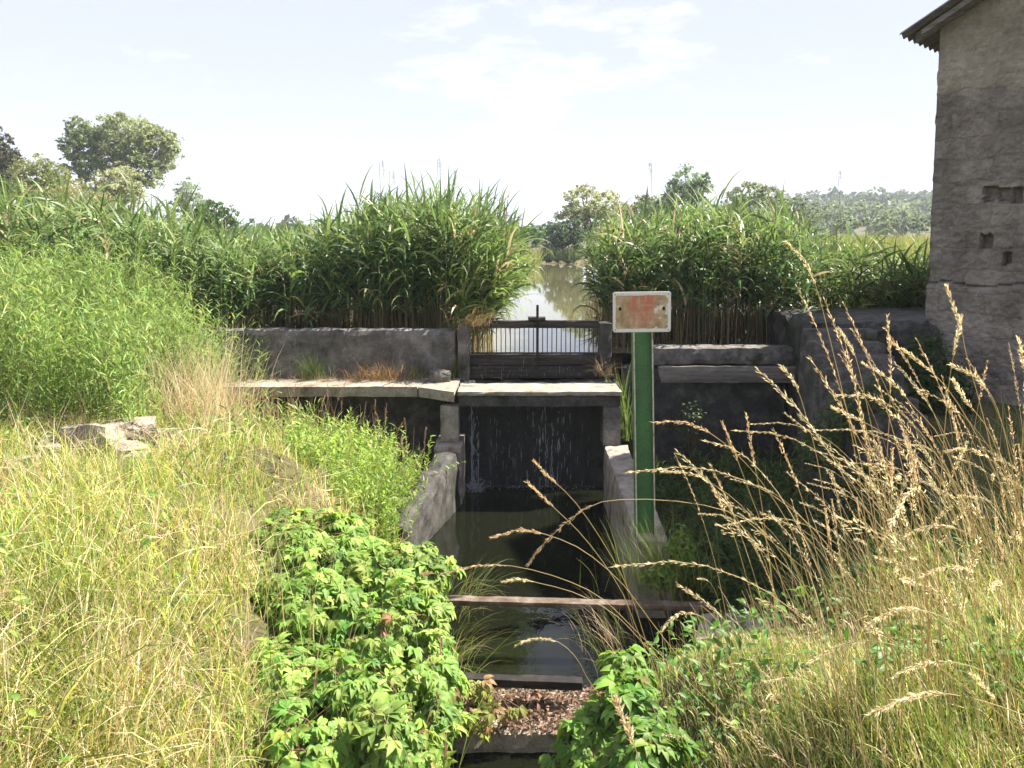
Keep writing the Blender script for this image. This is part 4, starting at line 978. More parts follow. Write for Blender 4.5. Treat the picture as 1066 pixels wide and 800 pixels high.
ribbons(g, b, rs.uniform(0, 6.3, n), rs.uniform(.15, .5, n), rs.uniform(1.1, 1.7, n), rs.normal(0, .4, n), rs.uniform(.002, .005, n), 4, thin, pick([PALE, STRAW], [2, 2], n, rs), twist=rs.uniform(0, 3, n))
b, rs = scatter(9000, (-6, -.3), (1.2, 7.6), 53, lambda x, y, rs: left_ok(x, y, rs) & (patch(x, y, 1.3, 7.0) > .52)); n = len(b)
nn = rs.normal(size=(n, 3)) * .6 + np.array([.2, -.2, 1]); b[:, 2] += rs.uniform(.04, .30, n)
leaves(g, b, nn, rs.uniform(.02, .06, n), pick([(.13, .23, .045), (.19, .28, .05), (.28, .33, .07)], [2, 2, 1], n, rs), .4, rs)
tag(g.build('meadow_grass', M['grass'], loc=(-2.5, 4, H - 1.55)), 'sunlit yellow green grass and straw covering the left bank', 'grass', None, 'stuff')

right_ok = lambda x, y, rs: (x > xr_edge(y) + .22) & (np.abs(x) < y * .75 + .5) & ~((y > 7) & (x > 2.9))
g = Geo()
def dens_r(x, y, rs): return right_ok(x, y, rs) & (rs.uniform(size=len(x)) < np.where(y > 4.7, np.where(x > 2.6, .3, .02), 1))
b, rs = scatter(95000, (.1, 6), (1.1, 8.6), 54, dens_r, True)
pxr = b[:, 0] / b[:, 1] * F + 533; b0_, rs0 = scatter(40000, (.1, 6), (1.1, 8.6), 254, dens_r, True); sward(g, b0_, rs0, (.04, .14), [(.15, .24, .05), (.22, .29, .065)], LS, .4, bend=(.4, 2.4), w=(.003, .007))
hm_ = np.interp(b[:, 0] - 0.0 * b[:, 1], [.5, 1.1, 1.6, 2.4], [.45, .34, .5, 1.15]) * np.where((b[:, 1] > 3.0) & (b[:, 0] < 1.9), .5, 1)
sward(g, b, rs, (.14, .46), [(.15, .25, .05), (.22, .30, .065), (.30, .35, .09)], LS, .27, 2.7, 1.4, (.1, 1.3), hm_)
b, rs = scatter(3500, (.1, 5), (1.2, 5), 355, right_ok, True); sward(g, b, rs, (.14, .38), [(.12, .21, .045), (.19, .27, .06)], LS, .25, bend=(.8, 2.4), hmul=np.interp(b[:, 0], [1.5, 2], [.4, 1.2]), w=(.007, .014))
b, rs = scatter(2600, (.5, 5), (1.2, 4.6), 55, right_ok); n = len(b)
ribbons(g, b, rs.normal(2.8, .7, n), rs.uniform(.3, .75, n) * np.interp(b[:, 0], [.6, 1.5, 2], [.4, .45, 1.1]), np.abs(rs.normal(.2, .2, n)), rs.uniform(.0, .9, n), rs.uniform(.002, .0035, n), 5, thin, pick([PALE, STRAW, (.42, .40, .16)], [2, 2, 2], n, rs), twist=rs.uniform(0, 3, n))
b, rs = scatter(9000, (.1, 5), (1.2, 4.8), 155, lambda x, y, rs: right_ok(x, y, rs) & (patch(x, y, 1.6, 7.0) > .48), True); n = len(b)
nn = rs.normal(size=(n, 3)) * .6 + np.array([.2, -.2, 1]); b[:, 2] += rs.uniform(.04, .30, n)
leaves(g, b, nn, rs.uniform(.025, .075, n), pick([(.08, .17, .035), (.13, .23, .045)], [2, 2], n, rs), .4, rs)
tag(g.build('bank_grass', M['grass'], loc=(2.2, 3.5, H - 1.65)), 'mixed green and straw grass covering the right bank', 'grass', None, 'stuff')

# tall upright weeds at the left
def weeds(g, b, rs, hr, cols, leaf=(.07, .14), nleaf=22, lw=.016, lean=.12):
    n = len(b); tone = .65 + .75 * patch(b[:, 0], b[:, 1], 1.5, 3.0); Hh = rs.uniform(*hr, n) * (.8 + .4 * patch(b[:, 0], b[:, 1], 1.2, 5.0)); az = rs.uniform(0, 6.3, n); a0 = np.abs(rs.normal(0, lean, n)); bend = rs.normal(.15, .2, n)
    ribbons(g, b, az, Hh, a0, bend, np.full(n, .007), 5, thin, pick(cols, [1] * len(cols), n, rs), twist=rs.uniform(0, 3, n))
    for q in range(nleaf):
        f = np.clip(.12 + .88 * (q + rs.uniform(0, 1, n)) / nleaf, 0, 1); th = a0 + bend * f / 2
        p = b + np.stack([np.cos(az) * Hh * f * np.sin(th), np.sin(az) * Hh * f * np.sin(th), Hh * f * np.cos(th)], 1)
        ribbons(g, p, rs.uniform(0, 6.3, n), rs.uniform(*leaf, n), rs.uniform(.4, 1.1, n), rs.uniform(.2, 1.1, n), rs.uniform(.7, 1.3, n) * lw, 3, lance, np.clip(pick(cols, [1] * len(cols), n, rs) * tone[:, None], .004, .9), twist=rs.normal(0, .5, n))
g = Geo()
wk = lambda x, y, rs: (x > -y * .75) & ((x < -3.05 - .35 * np.sin(y * 4)) ) & (y > 5.9 + .25 * np.sin(x * 5))
b, rs = scatter(3600, (-7.5, -2.9), (5.8, 9.2), 56, wk); 
top = np.interp(b[:, 0], [-6.5, -3.2], [1, .8]); 
weeds(g, b, rs, (.75, 1.25), [(.125, .205, .055), (.175, .26, .07), (.24, .30, .095)], leaf=(.06, .15), lw=.011, nleaf=20)
tag(g.build('tall_weeds', M['leaf'], loc=(-5, 7.3, H - 1.4)), 'tall bright green weeds massed on the bank at left', 'weeds', None, 'stuff')

def tuft(name, px, py, Yd, n, hr, spread, cols, label, cat, seed, az=None, azs=6.3, lean=.25, bend=(.1, .9), w=(.003, .006), zbase=None, mat='grass', group=None, tip=None):
    rs = np.random.RandomState(seed); c = pt(px, py, Yd); 
    if zbase is not None: c.z = zbase
    b = np.stack([c.x + rs.normal(0, spread[0], n), Yd + rs.normal(0, spread[1], n), np.full(n, c.z)], 1)
    if zbase is None: b[:, 2] = ground(b[:, 0], b[:, 1]) - .01; c.z = b[:, 2].mean()
    g = Geo(); a = rs.uniform(0, 6.3, n) if az is None else rs.normal(az, azs, n)
    ribbons(g, b, a, rs.uniform(*hr, n), np.abs(rs.normal(0, lean, n)), rs.uniform(*bend, n), rs.uniform(*w, n), 5, blade, pick(cols, [1] * len(cols), n, rs), tip and pick(tip, [1] * len(tip), n, rs), twist=rs.normal(0, .6, n))
    return tag(g.build(name, M[mat], loc=c), label, cat, group)
tuft('dry_grass_tuft', 200, 440, 6.9, 800, (.5, 1.2), (.22, .2), [PALE, STRAW, (.5, .38, .22)], 'large pale straw tuft between the left weeds and the walkway', 'grass tuft', 1, az=1.2, azs=1.5, lean=.3, mat='straw', zbase=H - 1.78)
tuft('dry_grass_tuft', 232, 440, 7.7, 160, (.4, .9), (.22, .2), [TAN, STRAW, (.40, .27, .17)], 'brownish tangled straw tuft at the left end of the walkway', 'grass tuft', 2, az=.2, azs=1.5, lean=.5, mat='straw', zbase=H - 1.9)
tuft('grass_tuft', 326, 392, 8.85, 170, (.2, .42), (.09, .06), [(.07, .12, .03), (.10, .15, .035)], 'green grass tuft against the left retaining wall', 'grass tuft', 3, zbase=zt)
tuft('dry_grass_tuft', 395, 392, 8.8, 300, (.12, .36), (.16, .06), [(.34, .17, .07), (.26, .13, .06), (.40, .24, .10), (.14, .15, .04)], 'orange brown dry grass tuft on the walkway by the wall', 'grass tuft', 4, zbase=zt, mat='straw', lean=.55, bend=(.2, 1.4))
tuft('grass_tuft', 432, 392, 8.85, 70, (.1, .25), (.06, .04), [(.12, .17, .04), (.16, .19, .05)], 'small fresh green tuft on the walkway near the concrete lump', 'grass tuft', 5, zbase=zt)
tuft('dry_grass_tuft', 345, 396, 8.82, 520, (.05, .2), (.75, .09), [(.36, .22, .12), (.28, .18, .10), (.44, .33, .2), (.18, .17, .06)], 'low brown litter of dry grass along the walkway', 'grass tuft', 6, zbase=zt, mat='straw', lean=.8)
tuft('dry_plant_clump', 628, 372, 8.96, 120, (.15, .45), (.05, .03), [(.30, .20, .12), (.42, .30, .18), (.12, .09, .06)], 'withered tan plants tangled on the right gate post', 'dry plants', 7, zbase=zt + .02, mat='straw', lean=.4, bend=(.3, 1.8))
tuft('young_reed_tuft', 652, 470, 8.45, 50, (.5, .95), (.07, .05), [(.11, .17, .04), (.17, .22, .06)], 'narrow green reed shoots rising beside the right footbridge pillar', 'reed shoots', 8, zbase=H - 2.2, w=(.012, .02), lean=.12, bend=(.1, .8), mat='reed')
tuft('dry_grass_tuft', 492, 352, 8.99, 190, (.15, .5), (.08, .02), [(.34, .24, .13), (.20, .19, .06), (.42, .26, .13)], 'dry stems and green shoots hanging by the left gate post', 'grass tuft', 9, zbase=H - .99, mat='straw', az=-1.2, azs=1.0, lean=.5, bend=(.6, 2.4))
tuft('grass_tuft', 472, 372, 8.95, 70, (.15, .4), (.05, .02), [(.15, .16, .05), (.10, .13, .04)], 'green weeds growing up the left gate post', 'grass tuft', 10, zbase=zt)
for k, (px, Yd, lab) in enumerate([(505, 5.6, 'long green grass tuft at the left water edge behind the long beam'), (492, 4.75, 'arching green grass tuft at the water edge between the two beams')]):
    tuft('grass_tuft', px - 22, 640, Yd, 90, (.25, .5), (.07, .14), [(.09, .16, .035), (.15, .21, .05), (.30, .27, .12)], lab, 'grass tuft', 11 + k, az=-.2, azs=.7, lean=.4, bend=(.6, 1.8), zbase=STREAM + .05)
tuft('grass_tuft', 640, 660, 4.9, 110, (.2, .45), (.1, .12), [(.35, .26, .17), (.12, .17, .04), (.45, .35, .22)], 'dry pinkish grass tuft hanging over the right water edge', 'grass tuft', 14, az=2.7, azs=.5, lean=.5, bend=(.2, 1.2), zbase=STREAM + .1)
tuft('grass_tuft', 690, 620, 5.25, 260, (.2, .6), (.17, .1), [(.12, .19, .035), (.17, .22, .05), (.25, .25, .08)], 'fresh green grass tuft at the foot of the green post', 'grass tuft', 15, az=2.2, azs=1.2, zbase=H - 2.45)

# weeds and dry stems below the walkway
g = Geo()
b, rs = scatter(520, (-3.2, -.95), (5.9, 8.1), 57, lambda x, y, rs: x < xl_edge(y) - .2)
weeds(g, b, rs, (.2, .5), [(.15, .22, .05), (.21, .27, .06), (.28, .30, .10)], leaf=(.05, .12), nleaf=12, lw=.011)
b, rs = scatter(420, (-3.6, -1.0), (6.4, 8.25), 58, lambda x, y, rs: x < xl_edge(y) - .15); n = len(b)
ribbons(g, b, rs.uniform(0, 6.3, n), rs.uniform(.3, .75, n), np.abs(rs.normal(.05, .2, n)), rs.normal(.1, .5, n), rs.uniform(.003, .005, n), 4, thin, pick([STRAW, TAN, (.28, .17, .12)], [2, 2, 2], n, rs), twist=rs.uniform(0, 3, n))
tag(g.build('undergrowth', M['leaf'], loc=(-2, 7, H - 2.1)), 'mixed weeds and dry stems in the hollow below the walkway', 'weeds', None, 'stuff')

g = Geo()
b, rs = scatter(900, (1.25, 3.6), (4.75, 8.8), 157, lambda x, y, rs: (x > xr_edge(y) + .2) & ~((y > 7.0) & (x > 3.0)))
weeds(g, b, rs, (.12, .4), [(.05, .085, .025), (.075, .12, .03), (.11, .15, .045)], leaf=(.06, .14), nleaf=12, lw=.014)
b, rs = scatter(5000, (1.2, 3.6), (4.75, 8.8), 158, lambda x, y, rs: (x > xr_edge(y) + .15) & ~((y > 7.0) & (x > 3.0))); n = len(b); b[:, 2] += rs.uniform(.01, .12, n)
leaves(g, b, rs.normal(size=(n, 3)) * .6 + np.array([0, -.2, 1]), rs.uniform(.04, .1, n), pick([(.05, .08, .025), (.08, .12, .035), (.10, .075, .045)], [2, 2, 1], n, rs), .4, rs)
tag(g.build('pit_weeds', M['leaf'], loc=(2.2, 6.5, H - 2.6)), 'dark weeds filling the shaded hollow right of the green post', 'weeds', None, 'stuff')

# leafy bushes
def bush(name, lobes, seed, label, cols, n, leaf, cat='bush', aspect=.4, stems=True, stemcol=(.12, .10, .05)):
    rs = np.random.RandomState(seed); g = Geo(); cs = []
    for (cx, cy, cz, rx, ry, rz_) in lobes:
        m = int(n * rx * rz_ / sum(l[3] * l[5] for l in lobes))
        d = rs.normal(size=(m, 3)); d[:, 2] = d[:, 2] * .9 + .25; d /= np.linalg.norm(d, axis=1)[:, None]
        rad = rs.uniform(.25, 1, m) ** .4 * (1 + .22 * np.sin(d[:, 0] * 7 + seed) * np.cos(d[:, 1] * 6 + d[:, 2] * 5))
        p = d * rad[:, None] * np.array([rx, ry, rz_]) + np.array([cx, cy, cz]); 
        leaves(g, p, d + rs.normal(size=(m, 3)) * .55 + np.array([0, 0, .5]), rs.uniform(.6, 1.3, m) * leaf, pick(cols, [1] * len(cols), m, rs), aspect, rs, .4)
        cs.append(Vector((cx, cy, cz)))
    x, y = lobes[0][0], lobes[0][1]; loc = Vector((x, y, gz(x, y) - .02))
    o = empty(name, loc, label, cat)
    g.build('foliage', M['leaf'], o, loc=loc)
    g = Geo()
    for c, l in zip(cs, lobes):
        for _ in range(5):
            e = c + Vector((rs.uniform(-.6, .6) * l[3], rs.uniform(-.6, .6) * l[4], rs.uniform(0, .8) * l[5]))
            tube(g, [loc, loc.lerp(e, .5) + Vector((0, 0, .03)), e], [.006, .005, .003], 5, stemcol)
    g.build('stem', M['stem'], o, loc=loc)
    return o
def pl(px, py, Yd, rx, rz_, ry=None): 
    p = pt(px, py, Yd); return (p.x, p.y, p.z, rx * Yd / F, (ry or rx) * Yd / F, rz_ * Yd / F)
rsb = np.random.RandomState(171); pxb = rsb.uniform(300, 446, 900); Yb = rsb.uniform(6.0, 7.7, 900); xb = (pxb - 533) / F * Yb
kb = (xb < xl_edge(Yb) - .1) & (rsb.uniform(size=900) < .25 + patch(xb, Yb, 2.2, 6.0)); bb = np.stack([xb, Yb, ground(xb, Yb) - .02], 1)[kb]
gb = empty('green_bush', (-1.15, 6.9, gz(-1.15, 6.9)), 'bright fine leaved green bush of loose shoots beside the left footbridge pillar', 'bush')
g = Geo(); hb = .30 + .34 * np.clip(1 - np.abs(bb[:, 0] + 1.15) / .9, 0, 1)
for lo_, hi_ in ((0, .45), (.45, .55), (.55, 1)):
    q_ = (hb >= lo_) & (hb < hi_)
    if q_.sum(): weeds(g, bb[q_], rsb, (hb[q_].mean() * .7, hb[q_].mean() * 1.25), [(.16, .26, .05), (.21, .31, .065), (.27, .35, .09)], leaf=(.03, .075), nleaf=26, lw=.013, lean=.25)
g.build('foliage', M['leaf'], gb, loc=gb.location)
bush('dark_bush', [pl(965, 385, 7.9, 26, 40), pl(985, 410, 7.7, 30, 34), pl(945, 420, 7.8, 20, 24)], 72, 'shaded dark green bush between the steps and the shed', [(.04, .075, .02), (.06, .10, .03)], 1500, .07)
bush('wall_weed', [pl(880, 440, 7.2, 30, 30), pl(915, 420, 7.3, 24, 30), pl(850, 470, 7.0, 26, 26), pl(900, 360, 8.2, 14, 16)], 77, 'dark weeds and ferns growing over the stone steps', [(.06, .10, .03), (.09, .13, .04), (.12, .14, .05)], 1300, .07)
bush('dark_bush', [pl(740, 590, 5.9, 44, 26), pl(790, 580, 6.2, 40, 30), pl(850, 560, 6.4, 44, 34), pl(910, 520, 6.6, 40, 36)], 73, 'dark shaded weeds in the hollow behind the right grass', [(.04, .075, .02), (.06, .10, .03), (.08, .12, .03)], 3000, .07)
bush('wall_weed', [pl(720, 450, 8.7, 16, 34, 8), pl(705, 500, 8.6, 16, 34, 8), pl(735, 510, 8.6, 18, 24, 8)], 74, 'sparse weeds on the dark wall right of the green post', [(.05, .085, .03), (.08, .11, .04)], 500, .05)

bush('green_weed', [pl(708, 575, 5.25, 16, 26, 12), pl(690, 600, 5.2, 20, 16, 12)], 76, 'fresh green leafy weed beside the foot of the green post', [(.13, .22, .045), (.18, .27, .06)], 420, .05)

# creepers with five-fingered leaves
def creeper(name, samples, seed, label, cols, leaf, nl, vine=14, brown=.06):
    """samples: list of (x, y, z, rx, ry, rz) mounds; palmate leaves shingled over them"""
    rs = np.random.RandomState(seed); g = Geo(); gs = Geo()
    tot = sum(s[3] * (s[4] + s[5]) for s in samples)
    loc = Vector((samples[0][0], samples[0][1], gz(samples[0][0], samples[0][1])))
    for (cx, cy, cz, rx, ry, rz_) in samples:
        m = int(nl * rx * (ry + rz_) / tot)
        d = rs.normal(size=(m, 3)); d[:, 1] -= .35; d[:, 2] += .5; d /= np.linalg.norm(d, axis=1)[:, None]
        rad = rs.uniform(.3, 1.1, m) ** .5 * (1 + .30 * np.sin(d[:, 0] * 6 + seed + cx * 9) * np.cos(d[:, 2] * 5 + d[:, 1] * 5))
        k_ = max(5, m // 16); ci = rs.randint(0, k_, m)
        d = d[ci] + rs.normal(size=(m, 3)) * .16; d /= np.linalg.norm(d, axis=1)[:, None]
        rad = rad[ci] * (1 - .10 * rs.uniform(0, 1, m)); ctone = rs.uniform(.72, 1.25, k_)[ci]
        p = d * rad[:, None] * np.array([rx, ry, rz_]) + np.array([cx, cy, cz]) + rs.normal(size=(m, 3)) * .02
        nrm = d * .7 + rs.normal(size=(m, 3)) * .38 + np.array([.12, -.1, .75]); nrm /= np.linalg.norm(nrm, axis=1)[:, None]
        down = np.cross(np.cross(nrm, np.tile([0, 0, -1.0], (m, 1)) + rs.normal(size=(m, 3)) * .45), nrm); down /= np.linalg.norm(down, axis=1)[:, None] + 1e-9
        sd = np.cross(nrm, down); s0 = rs.uniform(.45, 1.45, m) * leaf
        c = pick(cols, [1] * len(cols), m, rs) * ctone[:, None]
        br = rs.uniform(size=m) < brown; c[br] = pick([(.20, .13, .06), (.28, .19, .08)], [1, 1], br.sum(), rs)
        for an, sc in ((-1.25, .62), (-.62, .88), (0, 1.0), (.62, .88), (1.25, .62)):
            a = down * math.cos(an) + sd * math.sin(an) + rs.normal(size=(m, 3)) * .10; a /= np.linalg.norm(a, axis=1)[:, None]
            nn = nrm + rs.normal(size=(m, 3)) * .16; nn -= a * (nn * a).sum(1)[:, None]; nn /= np.linalg.norm(nn, axis=1)[:, None]
            leaves_dir(g, p + a * (s0 * .06)[:, None], nn, a, s0 * sc, c * (1 + rs.uniform(-.08, .08, (m, 1))), .46, .3)
        for _ in range(vine):
            i = rs.randint(m); j = rs.randint(m); A = Vector(p[i]); B = Vector(p[j]); tube(gs, [A, A.lerp(B, .5) + Vector((0, 0, .05)), B], .003, 5, (.16, .08, .05))
    o = empty(name, loc, label, 'creeper'); g.build('foliage', M['leaf'], o, loc=loc); gs.build('vine', M['stem'], o, loc=loc)
    return o
CG = [(.14, .26, .05), (.19, .31, .062), (.235, .35, .075), (.28, .375, .09)]
creeper('creeper', [pl(310, 585, 4.7, 62, 40, 60), pl(370, 592, 4.8, 66, 38, 70), pl(420, 600, 4.7, 50, 40, 60), pl(440, 650, 4.5, 28, 36, 46), pl(330, 650, 4.2, 76, 50, 60), pl(410, 670, 4.1, 62, 55, 55), pl(310, 720, 3.7, 58, 56, 46), pl(380, 735, 3.6, 70, 56, 46), pl(445, 715, 3.9, 36, 46, 44), pl(320, 790, 3.25, 52, 50, 40), pl(400, 790, 3.3, 64, 50, 40), pl(280, 620, 4.5, 40, 34, 40), pl(450, 770, 3.6, 26, 40, 36), pl(285, 660, 4.3, 40, 40, 40), pl(268, 700, 3.9, 30, 34, 34), pl(290, 770, 3.4, 40, 44, 36), pl(262, 600, 4.7, 34, 30, 34), pl(255, 650, 4.3, 32, 36, 34), pl(262, 760, 3.4, 34, 36, 34), pl(300, 560, 5.0, 50, 26, 40), pl(240, 680, 4.0, 34, 22, 30), pl(252, 700, 3.8, 34, 26, 30), pl(245, 740, 3.5, 30, 26, 30), pl(250, 790, 3.2, 30, 26, 28), pl(262, 570, 5.0, 36, 18, 30), pl(465, 740, 3.9, 20, 26, 20), pl(225, 640, 4.3, 22, 14, 22), pl(235, 720, 3.8, 24, 18, 22), pl(300, 548, 5.1, 40, 14, 30), pl(240, 610, 4.7, 22, 18, 22)],
        81, 'large sunlit creeper with five fingered leaves covering the left bank of the stream', CG, .066, 9500, 34, .01)
creeper('creeper', [pl(648, 742, 3.2, 40, 34, 36), pl(612, 782, 3.1, 34, 30, 30), pl(664, 785, 2.9, 40, 34, 30), pl(650, 700, 3.6, 26, 16, 30)], 82, 'smaller darker creeper hanging over the right end of the slab', [(.09, .19, .03), (.13, .24, .04), (.18, .29, .06)], .07, 800, 6, .03)
creeper('creeper', [pl(490, 715, 4.15, 22, 6, 14), pl(520, 735, 4.05, 24, 5, 12), pl(495, 750, 4.0, 20, 8, 12)], 83, 'small yellow green creeper shoots trailing onto the leafy slab', [(.20, .24, .05), (.26, .27, .06)], .055, 70, 4, .1)

# ------------------------------------------------------------------ tall grass stalks with seed heads, each a thing
SG = 'tall seeding grass stalks on the right bank'
def make_head(g, pts, rs, L, col, spl, width, n):
    """spikelets hugging the end of the stalk curve"""
    pts = np.asarray(pts); seg = np.linalg.norm(np.diff(pts, axis=0), axis=1); s = np.concatenate([[0], np.cumsum(seg)]); T = s[-1]
    q = T - L * (1 - rs.uniform(0, 1, n) ** .9)
    p = np.stack([np.interp(q, s, pts[:, k]) for k in range(3)], 1); p2 = np.stack([np.interp(np.minimum(q + .01, T + .0), s, pts[:, k]) for k in range(3)], 1)
    tan = p2 - p; tan[np.linalg.norm(tan, axis=1) < 1e-6] = pts[-1] - pts[-2]; tan /= np.linalg.norm(tan, axis=1)[:, None]
    f = (T - q) / L; wid = width * np.sin(np.pi * np.clip(.12 + f * .8, 0, 1))
    out = rs.normal(size=(n, 3)); out -= tan * (out * tan).sum(1)[:, None]; out /= np.linalg.norm(out, axis=1)[:, None]
    pos = p + out * (wid * rs.uniform(0, 1, n))[:, None] - np.array([0, 0, 1]) * (wid * rs.uniform(0, .6, n))[:, None]
    a = tan + out * .38 + rs.normal(size=(n, 3)) * .12; a /= np.linalg.norm(a, axis=1)[:, None]
    nn = np.cross(a, rs.normal(size=(n, 3))); nn /= np.linalg.norm(nn, axis=1)[:, None]
    leaves_dir(g, pos, nn, a, rs.uniform(.6, 1.4, n) * spl, pick(col, [1] * len(col), n, rs), .22, .15)
    m_ = n // 2; ribbons(g, pos[:m_], np.arctan2(a[:m_, 1], a[:m_, 0]), rs.uniform(.8, 1.8, m_) * spl, np.arccos(np.clip(a[:m_, 2], -1, 1)), rs.normal(0, .2, m_), np.full(m_, .0009), 2, thin, pick(col, [1] * len(col), m_, rs))
HEADC = [(.72, .60, .35), (.64, .52, .29), (.78, .68, .46), (.56, .44, .24)]
def smooth_path(P, n=18):
    P = [Vector(p) for p in P]; out = []
    Q = [P[0] * 2 - P[1]] + P + [P[-1] * 2 - P[-2]]
    m = len(P) - 1
    for i in range(n):
        t_ = i / (n - 1) * m; k = min(int(t_), m - 1); f = t_ - k
        a, b_, c, d = Q[k], Q[k + 1], Q[k + 2], Q[k + 3]
        out.append(.5 * ((2 * b_) + (c - a) * f + (2 * a - 5 * b_ + 4 * c - d) * f * f + (3 * b_ - a - 3 * c + d) * f ** 3))
    return np.array(out)
def stalk(path, seed, label, headL, group=SG, spl=.0115, width=.0046, n=110, r=.0016, cols=HEADC, scol=((.40, .31, .13), (.50, .40, .22))):
    """path: base -> tip world points"""
    rs = np.random.RandomState(seed); pts = smooth_path(path); b0 = Vector(pts[0])
    g = Geo(); m = len(pts); c = np.array(scol[0])[None] * np.linspace(1, 0, m)[:, None] + np.array(scol[1])[None] * np.linspace(0, 1, m)[:, None]
    tube(g, pts, np.linspace(r, r * .45, m), 5, c)
    o = g.build('grass_stalk', M['straw'], loc=b0); tag(o, label, 'grass stalk', group)
    g = Geo(); make_head(g, pts, rs, headL, cols, spl, width, n)
    h = g.build('seed_head', M['straw'], o, loc=b0)
    return o
def stalk_px(pix, Yd, seed, label, headpx, dY=.15, **k):
    """pix: tip ... base in photo pixels"""
    m = len(pix); P = [pt(x, y, Yd + dY * i / (m - 1)) for i, (x, y) in enumerate(pix)][::-1]
    b0 = P[0]; zg = gz(b0.x, b0.y)
    if b0.z > zg + .02:
        d = (P[0] - P[1]).normalized(); q = (b0.z - zg) / max(.45, -d.z); e = b0 + d * q; e.z = max(min(e.z, gz(e.x, e.y)), STREAM) - .02; P = [e, b0.lerp(e, .45) + Vector((0, 0, 0))] + P
    return stalk(P, seed, label, headpx * Yd / F, **k)
RED = [(.64, .46, .26), (.56, .38, .21), (.70, .55, .35)]
